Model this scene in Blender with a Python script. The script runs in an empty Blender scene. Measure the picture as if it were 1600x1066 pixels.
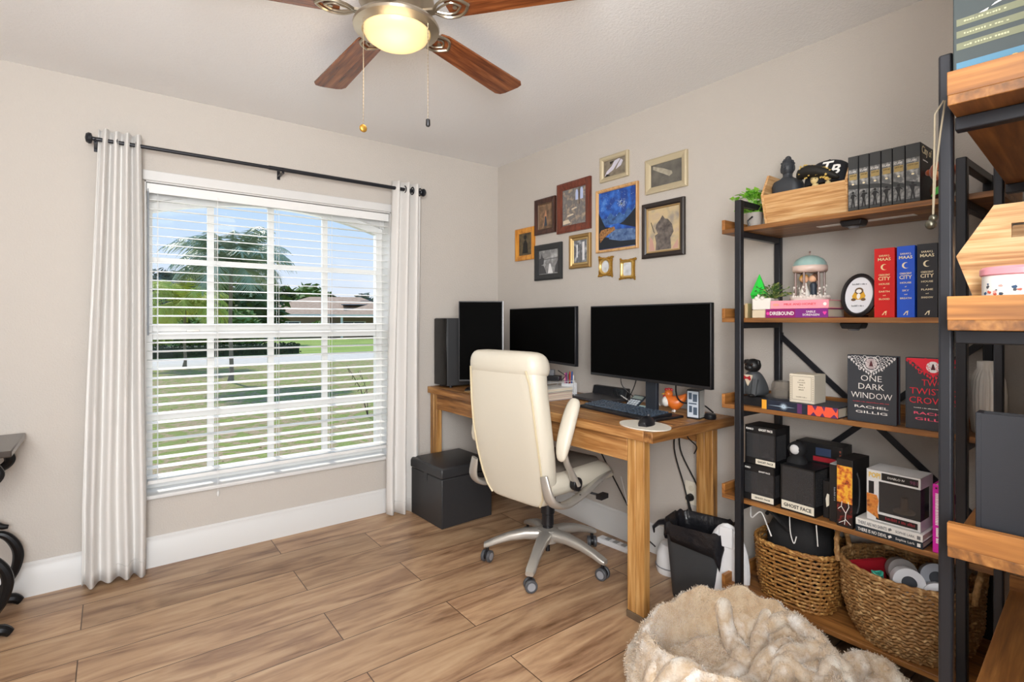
import bpy, bmesh, math, random
from mathutils import Vector, Matrix
random.seed(7)
sc = bpy.context.scene
col = sc.collection
PI = math.pi

# ------------------------------------------------------------ camera, exposure, sky, lights
cam_d = bpy.data.cameras.new('camera'); cam = bpy.data.objects.new('camera', cam_d); col.objects.link(cam)
cam.location = (0, 0, 1.27)
cam.rotation_euler = (PI/2, 0, -math.atan2(.6068, .7949))
cam_d.sensor_width = 36; cam_d.lens = 820/1600*36
cam_d.shift_y = -33/1600
cam_d.clip_start = .02; cam_d.clip_end = 400
sc.camera = cam
sc.view_settings.view_transform = 'Standard'; sc.view_settings.look = 'None'
sc.view_settings.gamma = 1; sc.view_settings.use_curve_mapping = False
sc.view_settings.exposure = 0.0

def srgb(h):
    h = h.lstrip('#'); r = [int(h[i:i+2], 16)/255 for i in (0, 2, 4)]
    return tuple(v/12.92 if v <= .04045 else ((v+.055)/1.055)**2.4 for v in r) + (1,)

w = bpy.data.worlds.new('sky'); sc.world = w; w.use_nodes = True
nt = w.node_tree; N = nt.nodes; Lk = nt.links; N.clear()
out = N.new('ShaderNodeOutputWorld'); bg = N.new('ShaderNodeBackground')
tc = N.new('ShaderNodeTexCoord'); sep = N.new('ShaderNodeSeparateXYZ'); rp = N.new('ShaderNodeValToRGB')
e = rp.color_ramp.elements
e[0].position = 0; e[0].color = srgb('#eef3fa'); e[1].position = .8; e[1].color = srgb('#6aa6e8')
x_ = e.new(.07); x_.color = srgb('#dbe9fb'); x_ = e.new(.26); x_.color = srgb('#a9d3fa')
nz = N.new('ShaderNodeTexNoise'); nz.inputs['Scale'].default_value = 2.6; nz.inputs['Detail'].default_value = 6
mp = N.new('ShaderNodeMapping'); mp.inputs['Scale'].default_value = (1, 1, 3.2)
cr = N.new('ShaderNodeValToRGB'); cr.color_ramp.elements[0].position = .55; cr.color_ramp.elements[1].position = .72
mx = N.new('ShaderNodeMix'); mx.data_type = 'RGBA'; mx.inputs['B'].default_value = (.95, .97, 1, 1)
Lk.new(tc.outputs['Generated'], sep.inputs[0]); Lk.new(sep.outputs['Z'], rp.inputs['Fac'])
Lk.new(tc.outputs['Generated'], mp.inputs[0]); Lk.new(mp.outputs[0], nz.inputs['Vector'])
Lk.new(nz.outputs['Fac'], cr.inputs['Fac']); Lk.new(cr.outputs['Color'], mx.inputs['Factor'])
Lk.new(rp.outputs['Color'], mx.inputs['A']); Lk.new(mx.outputs['Result'], bg.inputs['Color'])
bg.inputs['Strength'].default_value = 1.05
Lk.new(bg.outputs[0], out.inputs[0])

def area(name, loc, target, sx, sy, power, color=(1, 1, 1)):
    d = bpy.data.lights.new(name, 'AREA'); d.shape = 'RECTANGLE'; d.size = sx; d.size_y = sy
    d.energy = power; d.color = color
    o = bpy.data.objects.new(name, d); col.objects.link(o); o.location = loc
    o.rotation_euler = (Vector(target)-Vector(loc)).to_track_quat('-Z', 'Y').to_euler()
    return o
sd = bpy.data.lights.new('sun', 'SUN'); sd.energy = 3.6; sd.angle = .009; sd.color = (1, .95, .86)
so = bpy.data.objects.new('sun', sd); col.objects.link(so)
so.rotation_euler = Vector((.10, -.72, -.70)).to_track_quat('-Z', 'Y').to_euler()
area('rear_fill', (-.5, -1.9, 1.75), (1.1, 2.2, 1.15), 2.2, 1.5, 28, (1, .985, .965))  # unseen fill lamp added behind the camera to brighten the room
area('bounce_flash', (-.35, -.75, 1.45), (.75, .95, 2.44), 1.1, 1.1, 118, (.98, .99, 1))
area('fill_flash', (-.25, -.3, 1.95), (2.1, .9, 1.0), .5, .5, 19, (1, .99, .97))  # fill flash added behind the camera to brighten the shelves
area('window_fill', (.8, 4.3, 1.9), (.9, 1.2, .3), 1.3, 1.5, 12, (.93, .97, 1))  # unseen area lamp added outside the glass to boost the daylight

# ------------------------------------------------------------ materials
MC = {}
def mat(name, colr, rough=.5, metal=0, bump=None, var=None, emit=None, alpha=None, coat=0, sheen=0, spec=None, stretch=(1, 1, 1)):
    if name in MC: return MC[name]
    m = bpy.data.materials.new(name); m.use_nodes = True; nt = m.node_tree
    b = nt.nodes['Principled BSDF']; c = srgb(colr) if isinstance(colr, str) else colr
    b.inputs['Base Color'].default_value = c; b.inputs['Roughness'].default_value = rough
    b.inputs['Metallic'].default_value = metal; b.inputs['Coat Weight'].default_value = coat
    b.inputs['Sheen Weight'].default_value = sheen
    if spec is not None: b.inputs['Specular IOR Level'].default_value = spec
    tc = nt.nodes.new('ShaderNodeTexCoord'); mpn = nt.nodes.new('ShaderNodeMapping'); mpn.inputs['Scale'].default_value = stretch
    nt.links.new(tc.outputs['Object'], mpn.inputs[0])
    if bump:
        n = nt.nodes.new('ShaderNodeTexNoise'); n.inputs['Scale'].default_value = bump[0]; n.inputs['Detail'].default_value = 4
        bn = nt.nodes.new('ShaderNodeBump'); bn.inputs['Strength'].default_value = bump[1]; bn.inputs['Distance'].default_value = bump[2] if len(bump) > 2 else .004
        nt.links.new(mpn.outputs[0], n.inputs['Vector']); nt.links.new(n.outputs['Fac'], bn.inputs['Height']); nt.links.new(bn.outputs[0], b.inputs['Normal'])
    if var:
        n = nt.nodes.new('ShaderNodeTexNoise'); n.inputs['Scale'].default_value = var[0]; n.inputs['Detail'].default_value = 5
        r = nt.nodes.new('ShaderNodeValToRGB'); r.color_ramp.elements[0].position = .3; r.color_ramp.elements[1].position = .7
        r.color_ramp.elements[0].color = c; r.color_ramp.elements[1].color = srgb(var[1])
        for q in var[2:]:
            en = r.color_ramp.elements.new(q[0]); en.color = srgb(q[1])
        nt.links.new(mpn.outputs[0], n.inputs['Vector']); nt.links.new(n.outputs['Fac'], r.inputs['Fac']); nt.links.new(r.outputs['Color'], b.inputs['Base Color'])
    if emit:
        b.inputs['Emission Color'].default_value = srgb(emit[0]); b.inputs['Emission Strength'].default_value = emit[1]
    if alpha is not None:
        b.inputs['Alpha'].default_value = alpha
    MC[name] = m
    return m

def wood(name, c1, c2, c3, axis='X', sc_=1.0, rough=.45, bands=6.0):
    """streaky procedural wood; grain runs along the axis"""
    if name in MC: return MC[name]
    m = bpy.data.materials.new(name); m.use_nodes = True; nt = m.node_tree; b = nt.nodes['Principled BSDF']
    b.inputs['Roughness'].default_value = rough
    tc = nt.nodes.new('ShaderNodeTexCoord')
    def nzz(st, det, dist=0.6):
        mpn = nt.nodes.new('ShaderNodeMapping'); mpn.inputs['Scale'].default_value = st
        nt.links.new(tc.outputs['Object'], mpn.inputs[0])
        n = nt.nodes.new('ShaderNodeTexNoise'); n.inputs['Scale'].default_value = 1; n.inputs['Detail'].default_value = det; n.inputs['Distortion'].default_value = dist
        nt.links.new(mpn.outputs[0], n.inputs['Vector']); return n
    lo, hi = 1.6*sc_, bands*4*sc_
    st = {'X': (lo, hi, hi), 'Y': (hi, lo, hi), 'Z': (hi, hi, lo)}[axis]
    st2 = tuple(v*4 for v in st)
    a = nzz(st, 3, 1.2); f = nzz(st2, 4, .3)
    mm = nt.nodes.new('ShaderNodeMix'); mm.inputs['Factor'].default_value = .38
    nt.links.new(a.outputs['Fac'], mm.inputs['A']); nt.links.new(f.outputs['Fac'], mm.inputs['B'])
    r = nt.nodes.new('ShaderNodeValToRGB'); r.color_ramp.elements[0].position = .33; r.color_ramp.elements[0].color = srgb(c1)
    r.color_ramp.elements[1].position = .66; r.color_ramp.elements[1].color = srgb(c3); q = r.color_ramp.elements.new(.5); q.color = srgb(c2)
    nt.links.new(mm.outputs['Result'], r.inputs['Fac']); nt.links.new(r.outputs['Color'], b.inputs['Base Color'])
    bn = nt.nodes.new('ShaderNodeBump'); bn.inputs['Strength'].default_value = .25; bn.inputs['Distance'].default_value = .002
    nt.links.new(f.outputs['Fac'], bn.inputs['Height']); nt.links.new(bn.outputs[0], b.inputs['Normal'])
    MC[name] = m
    return m

def plank_floor():
    m = bpy.data.materials.new('oak_planks'); m.use_nodes = True; nt = m.node_tree; b = nt.nodes['Principled BSDF']; L = nt.links
    g = nt.nodes.new('ShaderNodeNewGeometry'); mpn = nt.nodes.new('ShaderNodeMapping'); mpn.inputs['Location'].default_value = (.10, -.14, 0)
    L.new(g.outputs['Position'], mpn.inputs[0])
    br = nt.nodes.new('ShaderNodeTexBrick'); br.offset = .36; br.inputs['Scale'].default_value = 1
    br.inputs['Brick Width'].default_value = 1.3; br.inputs['Row Height'].default_value = .24; br.inputs['Mortar Size'].default_value = .0022; br.inputs['Mortar Smooth'].default_value = .2
    br.inputs['Color1'].default_value = (0, 0, 0, 1); br.inputs['Color2'].default_value = (1, 1, 1, 1); br.inputs['Mortar'].default_value = (.5, .5, .5, 1)
    L.new(mpn.outputs[0], br.inputs['Vector'])
    # each plank shifts the grain
    ad = nt.nodes.new('ShaderNodeVectorMath'); ad.operation = 'ADD'; ml = nt.nodes.new('ShaderNodeVectorMath'); ml.operation = 'SCALE'; ml.inputs['Scale'].default_value = 7
    L.new(br.outputs['Color'], ml.inputs[0]); L.new(g.outputs['Position'], ad.inputs[0]); L.new(ml.outputs[0], ad.inputs[1])
    def nn(st, det, dist):
        mq = nt.nodes.new('ShaderNodeMapping'); mq.inputs['Scale'].default_value = st; L.new(ad.outputs[0], mq.inputs[0])
        n = nt.nodes.new('ShaderNodeTexNoise'); n.inputs['Scale'].default_value = 1; n.inputs['Detail'].default_value = det; n.inputs['Distortion'].default_value = dist
        L.new(mq.outputs[0], n.inputs['Vector']); return n
    n1 = nn((1.5, 9, 1), 6, 1.5); n2 = nn((9, 60, 1), 5, .3); n3 = nn((2.2, 3.2, 1), 4, .8)
    mm = nt.nodes.new('ShaderNodeMix'); mm.inputs['Factor'].default_value = .25; L.new(n1.outputs['Fac'], mm.inputs['A']); L.new(n2.outputs['Fac'], mm.inputs['B'])
    r = nt.nodes.new('ShaderNodeValToRGB'); E_ = r.color_ramp.elements
    E_[0].position = .30; E_[0].color = srgb('#6b4b31'); E_[1].position = .68; E_[1].color = srgb('#c4a583')
    q = E_.new(.42); q.color = srgb('#98765a'); q = E_.new(.52); q.color = srgb('#b08e6d')
    L.new(mm.outputs['Result'], r.inputs['Fac'])
    hs = nt.nodes.new('ShaderNodeHueSaturation'); mr = nt.nodes.new('ShaderNodeMapRange'); mr.inputs['To Min'].default_value = .84; mr.inputs['To Max'].default_value = 1.14
    L.new(br.outputs['Color'], mr.inputs['Value']); L.new(mr.outputs[0], hs.inputs['Value']); L.new(r.outputs['Color'], hs.inputs['Color'])
    kn = nt.nodes.new('ShaderNodeValToRGB'); kn.color_ramp.elements[0].position = .64; kn.color_ramp.elements[1].position = .76
    L.new(n3.outputs['Fac'], kn.inputs['Fac'])
    m1 = nt.nodes.new('ShaderNodeMix'); m1.data_type = 'RGBA'; m1.inputs['B'].default_value = srgb('#5b3d25')
    sm = nt.nodes.new('ShaderNodeMath'); sm.operation = 'MULTIPLY'; sm.inputs[1].default_value = .75
    L.new(kn.outputs['Color'], sm.inputs[0]); L.new(sm.outputs[0], m1.inputs['Factor']); L.new(hs.outputs['Color'], m1.inputs['A'])
    m2 = nt.nodes.new('ShaderNodeMix'); m2.data_type = 'RGBA'; m2.inputs['B'].default_value = srgb('#4a3424')
    L.new(br.outputs['Fac'], m2.inputs['Factor']); L.new(m1.outputs['Result'], m2.inputs['A']); L.new(m2.outputs['Result'], b.inputs['Base Color'])
    b.inputs['Roughness'].default_value = .38
    bn = nt.nodes.new('ShaderNodeBump'); bn.inputs['Strength'].default_value = .25; bn.inputs['Distance'].default_value = .002
    L.new(n2.outputs['Fac'], bn.inputs['Height']); L.new(bn.outputs[0], b.inputs['Normal'])
    return m

WALL = mat('wall_paint', '#c3bcb4', .85, bump=(150, .5, .004))
CEIL = mat('ceiling_paint', '#efefef', .9, bump=(110, .45, .005))
TRIM = mat('white_trim', '#d6d5d3', .4)
VINYL = mat('white_vinyl', '#dededc', .35)
SLAT = mat('blind_slat_white', '#e6e6e4', .4)
CURT = mat('curtain_linen', '#dad7d3', .85, sheen=.2, bump=(300, .15, .001))
BLACK = mat('black_metal', '#2a2b30', .38, .4)
IRON = mat('black_iron', '#141416', .4, .5)
PLAST = mat('black_plastic', '#16161a', .4)
SCREEN = mat('monitor_screen', '#030303', .7, spec=.05)
SHELF = wood('shelf_wood', '#5c3a1e', '#8a5a2d', '#b07b42', 'X')
SHELFE = wood('shelf_end_wood', '#7a4c24', '#a46c35', '#c08546', 'Y')
DESKW = wood('desk_wood', '#5f3c20', '#a3703d', '#cfa269', 'Y', .8)
LEGW = wood('desk_leg_wood', '#684422', '#ab7a40', '#cda167', 'Z', .8)
CRATEE = wood('crate_end_wood', '#9a6432', '#d0a069', '#e8c796', 'Y', 1.5, bands=8)
CRATEW = wood('crate_wood', '#9a6432', '#d0a069', '#e8c796', 'X', 1.5, bands=8)
LEATH = mat('cream_leather', '#cfc8b8', .42, bump=(90, .12, .003))
LEATHD = mat('seat_shade_taupe', '#6b635a', .5, bump=(90, .12, .003))
SILV = mat('brushed_silver_plastic', '#b9b5ae', .32, .55)
GOLD = mat('antique_gold', '#b58a3c', .35, .7, bump=(60, .6, .004))
PAPER = mat('book_pages', '#d8cdb8', .8, bump=(400, .3, .001))
WHITE = mat('white_print', '#f3f1ec', .5)
CREAM = mat('cream_print', '#efe3c0', .5)
BLK = mat('black_print', '#121214', .5)

# ------------------------------------------------------------ mesh building
def tf(M, p): return tuple(M @ Vector(p))
class MB:
    def __init__(s): s.v = []; s.f = []; s.mi = []; s.cur = 0; s.sm = []; s.M = None; s.smooth = True
    def add(s, vs, fs):
        b = len(s.v)
        s.v += [tf(s.M, p) for p in vs] if s.M else [tuple(p) for p in vs]
        for f in fs: s.f.append([b+i for i in f]); s.mi.append(s.cur)
        return s
    def box(s, x0, x1, y0, y1, z0, z1):
        v = [(x, y, z) for x in (x0, x1) for y in (y0, y1) for z in (z0, z1)]
        return s.add(v, [(0, 1, 3, 2), (4, 6, 7, 5), (0, 4, 5, 1), (2, 3, 7, 6), (0, 2, 6, 4), (1, 5, 7, 3)])
    def cbox(s, c, sx, sy, sz): return s.box(c[0]-sx/2, c[0]+sx/2, c[1]-sy/2, c[1]+sy/2, c[2]-sz/2, c[2]+sz/2)
    def loft(s, rings, cap=True, close=True):
        n = len(rings[0]); vs = [p for r in rings for p in r]; fs = []
        for i in range(len(rings)-1):
            for j in range(n if close else n-1):
                k = (j+1) % n; fs.append((i*n+j, i*n+k, (i+1)*n+k, (i+1)*n+j))
        if cap and close:
            fs.append(tuple(range(n-1, -1, -1))); fs.append(tuple((len(rings)-1)*n+j for j in range(n)))
        return s.add(vs, fs)
    def lathe(s, prof, n=24, c=(0, 0, 0), sx=1, sy=1):
        rings = [[(c[0]+r*sx*math.cos(2*PI*j/n), c[1]+r*sy*math.sin(2*PI*j/n), c[2]+z) for j in range(n)] for r, z in prof]
        return s.loft(rings)
    def sphere(s, c, r, n=14, m=9, sx=1, sy=1, sz=1):
        pr = [(r*math.sin(PI*max(i, .03)/m) if i < m else r*.02, -r*sz*math.cos(PI*i/m)) for i in range(m+1)]
        return s.lathe(pr, n, c, sx, sy)
    def tube(s, pts, r, n=8, closed=False, sq=1.0, sm=0):
        pts = [Vector(p) for p in pts]; L = len(pts); rings = []
        rr = r if isinstance(r, (list, tuple)) else [r]*L
        if sm:
            Q = []; R2 = []
            for i in range(L-1):
                a = pts[max(i-1, 0)]; b = pts[i]; c = pts[i+1]; d = pts[min(i+2, L-1)]
                for k in range(sm):
                    t = k/sm; Q.append(.5*((2*b)+(-a+c)*t+(2*a-5*b+4*c-d)*t*t+(-a+3*b-3*c+d)*t**3)); R2.append(rr[i]*(1-t)+rr[i+1]*t)
            Q.append(pts[-1]); R2.append(rr[-1]); pts = Q; rr = R2; L = len(pts)
        t = (pts[1]-pts[0]).normalized(); up = Vector((0, 0, 1)) if abs(t.z) < .9 else Vector((1, 0, 0))
        nrm = t.cross(up).normalized()
        for i in range(L):
            if closed: t = (pts[(i+1) % L]-pts[i-1]).normalized()
            else: t = (pts[min(i+1, L-1)]-pts[max(i-1, 0)]).normalized()
            nrm = (nrm - t*nrm.dot(t)); nrm = nrm.normalized() if nrm.length > 1e-6 else t.orthogonal().normalized()
            bi = t.cross(nrm)
            rings.append([tuple(pts[i]+nrm*rr[i]*math.cos(2*PI*j/n)+bi*rr[i]*sq*math.sin(2*PI*j/n)) for j in range(n)])
        if closed: rings.append(rings[0]); return s.loft(rings, cap=False)
        return s.loft(rings)
    def cyl(s, a, b, r0, r1=None, n=16): return s.tube([a, b], [r0, r0 if r1 is None else r1], n)
    def prism(s, poly, axis, a, b):
        """poly: 2d points; axis 'x' -> (y,z), 'y' -> (x,z), 'z' -> (x,y)"""
        def P(p, t): return {'x': (t, p[0], p[1]), 'y': (p[0], t, p[1]), 'z': (p[0], p[1], t)}[axis]
        return s.loft([[P(p, a) for p in poly], [P(p, b) for p in poly]])
    def build(s, name, m, parent=None, bevel=None, subd=0, sharp=35, solid=None, shadeflat=False):
        me = bpy.data.meshes.new(name); me.from_pydata(s.v, [], s.f); me.validate()
        bm = bmesh.new(); bm.from_mesh(me); bmesh.ops.recalc_face_normals(bm, faces=bm.faces); bm.to_mesh(me); bm.free()
        for q in (m if isinstance(m, (list, tuple)) else [m]): me.materials.append(q)
        if len(me.polygons) == len(s.mi): me.polygons.foreach_set('material_index', s.mi)
        if not shadeflat:
            me.polygons.foreach_set('use_smooth', [True]*len(me.polygons)); me.set_sharp_from_angle(angle=math.radians(sharp))
        o = bpy.data.objects.new(name, me); col.objects.link(o)
        if parent: o.parent = parent
        if solid: q = o.modifiers.new('solid', 'SOLIDIFY'); q.thickness = solid; q.offset = 0
        if bevel: q = o.modifiers.new('bevel', 'BEVEL'); q.width = bevel; q.segments = 2; q.limit_method = 'ANGLE'; q.angle_limit = math.radians(40)
        if subd: q = o.modifiers.new('sub', 'SUBSURF'); q.levels = subd; q.render_levels = subd
        return o

def tag(o, label, cat, group=None, kind=None):
    o['label'] = label; o['category'] = cat
    if group: o['group'] = group
    if kind: o['kind'] = kind
    return o
def thing(name, label, cat, loc=(0, 0, 0), rz=0, group=None):
    o = bpy.data.objects.new(name, None); col.objects.link(o); o.empty_display_size = .05
    o.location = loc; o.rotation_euler = (0, 0, math.radians(rz)); return tag(o, label, cat, group)
def struct(o, label=None):
    o['kind'] = 'structure'
    if label: o['label'] = label
    return o
def one(mb, name, m, label, cat, group=None, loc=(0, 0, 0), rz=0, **k):
    o = mb.build(name, m, **k); o.location = loc; o.rotation_euler = (0, 0, math.radians(rz)); return tag(o, label, cat, group)

def lettering(parent, s, cx, cz, size, m, y=-.0008, width=None, mode='h', name='lettering', bold=.0, shear=0, M=None):
    cu = bpy.data.curves.new('t', 'FONT'); cu.body = s; cu.size = 1; cu.align_x = 'CENTER'; cu.align_y = 'CENTER'
    cu.extrude = .004; cu.offset = bold; cu.resolution_u = 2; cu.shear = shear
    to = bpy.data.objects.new('t', cu); col.objects.link(to); bpy.context.view_layer.update()
    me = bpy.data.meshes.new_from_object(to.evaluated_get(bpy.context.evaluated_depsgraph_get()))
    bpy.data.objects.remove(to); bpy.data.curves.remove(cu)
    xs = [v.co.x for v in me.vertices]; ys = [v.co.y for v in me.vertices]
    if not xs: return None
    wx = max(xs)-min(xs); mx_ = (max(xs)+min(xs))/2; my = (max(ys)+min(ys))/2
    sy = size/.73; sx = sy if not width else width/wx
    for v in me.vertices:
        a = (v.co.x-mx_)*sx; b = (v.co.y-my)*sy; d = v.co.z*.08
        if mode == 'h': p = Vector((cx+a, y-d, cz+b))
        elif mode == 'v': p = Vector((cx+b, y-d, cz-a))
        v.co = M @ p if M else p
    me.materials.append(m); o = bpy.data.objects.new(name, me); col.objects.link(o); o.parent = parent
    return o
def fl(mb, poly, y0=-.0004, y1=.0002):
    """thin printed shape on the front face (x,z polygon)"""
    return mb.prism(poly, 'y', y0, y1)
def disc(cx, cz, rx, rz=None, n=18, a0=0): 
    rz = rz or rx
    return [(cx+rx*math.cos(2*PI*i/n+a0), cz+rz*math.sin(2*PI*i/n+a0)) for i in range(n)]
def rect(x0, x1, z0, z1): return [(x0, z0), (x1, z0), (x1, z1), (x0, z1)]

# ------------------------------------------------------------ room shell
XW, YW, ZC = 2.36, 3.27, 2.44
XL, YB = -1.9, -2.3
struct(MB().box(XL, XW+.12, YB, YW+.02, -.06, 0).build('floor', plank_floor()))
struct(MB().box(XL-.12, XW+.12, YB, YW+.16, ZC, ZC+.1).build('ceiling', CEIL))
struct(MB().box(XW, XW+.12, YB, YW+.16, -.06, ZC).build('wall_right', WALL))
struct(MB().box(XL-.12, XL, YB, YW+.16, -.06, ZC).build('wall_left', WALL))
struct(MB().box(.55, XW, -.22, -.1, 0, ZC).build('wall_back', WALL))
WX0, WX1, WZ0, WZ1 = .135, 1.480, .372, 1.985   # window opening
wm = MB()
wm.box(XL, WX0, YW, YW+.2, -.4, ZC); wm.box(WX1, XW, YW, YW+.2, -.4, ZC)
wm.box(WX0, WX1, YW, YW+.2, WZ1, ZC); wm.box(WX0, WX1, YW, YW+.2, -.4, WZ0-.0225)
struct(wm.build('wall_front', WALL))
def baseb(name, pts_axis, a, b, off):
    pr = [(0, 0), (.016, 0), (.016, .118), (.011, .128), (.011, .146), (.004, .155), (0, .155)]
    m = MB()
    if pts_axis == 'x': m.prism([(off-p, z) for p, z in pr], 'x', a, b)
    else: m.prism([(off-p, z) for p, z in pr], 'y', a, b)
    return struct(m.build(name, TRIM))
baseb('baseboard_front', 'x', XL, XW, YW)
baseb('baseboard_right', 'y', -.1, YW-.016, XW)
# header trim, stool and painted reveals
struct(MB().box(WX0-.01, WX1+.012, YW-.014, YW, WZ1, WZ1+.052).build('trim_1', TRIM, bevel=.004))
struct(MB().box(WX0-.012, WX1+.012, YW-.028, YW+.155, WZ0-.022, WZ0).build('trim_2', TRIM, bevel=.006))
tr = MB(); tr.box(WX0, WX0+.006, YW, YW+.155, WZ0, WZ1); tr.box(WX1-.006, WX1, YW, YW+.155, WZ0, WZ1); tr.box(WX0, WX1, YW, YW+.155, WZ1-.006, WZ1)
struct(tr.build('trim_3', TRIM))
# arched spandrel: fills the opening above a shallow arch
def arch_z(x, zc=1.945, ze=1.835, x0=.14, x1=1.475):
    t = (x-(x0+x1)/2)/((x1-x0)/2); return ze+(zc-ze)*(1-t*t)
xs = [WX0+.006+(WX1-WX0-.012)*i/32 for i in range(33)]
sp = MB(); sp.prism([(x, min(arch_z(x)+.05, WZ1-.004)) for x in xs]+[(WX1-.006, WZ1-.002), (WX0+.006, WZ1-.002)], 'y', YW+.10, YW+.155)
struct(sp.build('trim_4', TRIM))
y0, y1 = YW+.128, YW+.178
fr = bpy.data.objects.new('window_1', None); col.objects.link(fr); fr.location = (.8, YW+.15, WZ0); struct(fr)
M0 = Matrix.Translation((-.8, -(YW+.15), -WZ0))
def wpart(mb, name, m, **k):
    o = mb.build(name, m, fr, **k); o.data.transform(M0); return o
fm = MB()
fm.box(WX0+.0065, .175, y0+.0015, y1-.0015, WZ0+.0005, 1.86); fm.box(1.432, WX1-.0065, y0+.0015, y1-.0015, WZ0+.0005, 1.85)
fm.box(WX0+.006, WX1-.006, y0, y1, WZ0, .43); 
fm.prism([(x, min(arch_z(x)+.055, 1.98)) for x in xs]+[(x, arch_z(x)) for x in reversed(xs)], 'y', y0, y1)
wpart(fm, 'window_frame', VINYL)
wpart(MB().box(.175, 1.432, y0+.004, y1-.004, 1.163, 1.205).box(.175, 1.432, y0+.0095, y1+.01, 1.205, 1.243), 'meeting_rail', VINYL, bevel=.003)
mu = MB()
for x in (.449, .768, 1.091): mu.box(x-.017, x+.017, y0+.012, y1-.016, .42, arch_z(x)+.01)
for z in (1.592, .742): mu.box(.17, 1.44, y0+.0125, y1-.0165, z-.015, z+.015)
wpart(mu, 'muntin_grid', VINYL)
GL = bpy.data.materials.new('window_glass'); GL.use_nodes = True; g = GL.node_tree; g.nodes.clear()
go = g.nodes.new('ShaderNodeOutputMaterial'); gt = g.nodes.new('ShaderNodeBsdfTransparent'); gg = g.nodes.new('ShaderNodeBsdfGlossy'); gm = g.nodes.new('ShaderNodeMixShader'); gm.inputs[0].default_value = .012
gg.inputs['Roughness'].default_value = .02; g.links.new(gt.outputs[0], gm.inputs[1]); g.links.new(gg.outputs[0], gm.inputs[2]); g.links.new(gm.outputs[0], go.inputs[0])
pg = MB(); pg.prism([(x, arch_z(x)) for x in xs]+[(WX1-.01, .42), (WX0+.01, .42)], 'y', y0+.024, y0+.027)
wpart(pg, 'glass_pane', GL)
wpart(MB().box(.33, .39, y0-.012, y0+.004, 1.205, 1.217), 'sash_lock', SILV)

# ------------------------------------------------------------ blind
bl = thing('window_blind', 'white horizontal slatted blind with open slats, inside the window recess', 'window blind', (.808, YW+.045, WZ0))
Mb = Matrix.Translation((-.808, -(YW+.045), -WZ0)); yb = YW+.045
def bpart(mb, name, m, **k):
    o = mb.build(name, m, bl, **k); o.data.transform(Mb); return o
bpart(MB().box(.143, 1.472, yb-.03, yb+.022, 1.94, 1.977), 'headrail', SLAT, bevel=.003)
bpart(MB().box(.145, 1.470, yb-.036, yb-.031, 1.925, 1.975), 'valance', SLAT, bevel=.002)
s_ = MB(); z = 1.897; ns = 0
while z > .45:
    M = Matrix.Translation((0, yb, z)) @ Matrix.Rotation(math.radians(5.5), 4, 'X'); s_.M = M
    pr = [(-.0245, -.0008), (-.012, .0012), (.012, .0012), (.0245, -.0008), (.0245, -.0034), (.012, -.0014), (-.012, -.0014), (-.0245, -.0034)]
    s_.prism(pr, 'x', .147, 1.468); z -= .0465; ns += 1
s_.M = None; bpart(s_, 'slats', SLAT)
bpart(MB().box(.147, 1.468, yb-.026, yb+.026, z+.008, z+.028), 'bottom_rail', SLAT, bevel=.003)
for x in (.193, .464, .784, 1.095, 1.415):
    c_ = MB(); c_.cyl((x, yb-.0275, z+.02), (x, yb-.0275, 1.95), .0011, n=5); c_.cyl((x, yb+.0275, z+.02), (x, yb+.0275, 1.95), .0011, n=5)
    bpart(c_, 'ladder_cord', SLAT)
bpart(MB().cyl((.150, yb-.042, 1.93), (.150, yb-.044, 1.19), .0042, n=8).cyl((.150, yb-.042, 1.93), (.150, yb-.038, 1.945), .002, n=6), 'tilt_wand', mat('clear_grey_wand', '#8b9096', .25))
bpart(MB().cyl((.464, yb-.05, 1.94), (.464, yb-.06, .33), .0009, n=5).lathe([(.002, 0), (.006, -.004), (.007, -.02), (.003, -.03)], 10, (.464, yb-.06, .335)), 'lift_cord', SLAT)

# ------------------------------------------------------------ curtain rod and curtains
yr = 3.165; zr = 2.125
rod = thing('curtain_rod', 'thin black metal curtain rod with round end caps above the window', 'curtain rod', (.8, yr, zr))
Mr = Matrix.Translation((-.8, -yr, -zr))
def rpart(mb, name, m=None, **k):
    o = mb.build(name, m or BLACK, rod, **k); o.data.transform(Mr); return o
rpart(MB().cyl((-.075, yr, zr), (.78, yr, zr), .0095, n=14).cyl((.70, yr, zr), (1.658, yr, zr), .0115, n=14), 'rod_tube')
for x, s in ((-.075, -1), (1.658, 1)):
    q = MB(); q.M = Matrix.Translation((x, yr, zr)) @ Matrix.Rotation(PI/2*s, 4, 'Y'); q.lathe([(.011, -.004), (.024, 0), (.026, .01), (.02, .02), (.002, .024)], 18); rpart(q, 'end_cap')
for x in (-.12+.06, .777, 1.60):
    q = MB(); q.box(x-.008, x+.008, YW-.004, YW, zr-.035, zr+.03); q.box(x-.006, x+.006, yr-.004, YW-.003, zr-.022, zr-.012)
    q.tube([(x, yr+.014*math.cos(a), zr+.014*math.sin(a)) for a in [PI*1.05+PI*i/8 for i in range(9)]], .0035, 6); rpart(q, 'wall_bracket')

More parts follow.
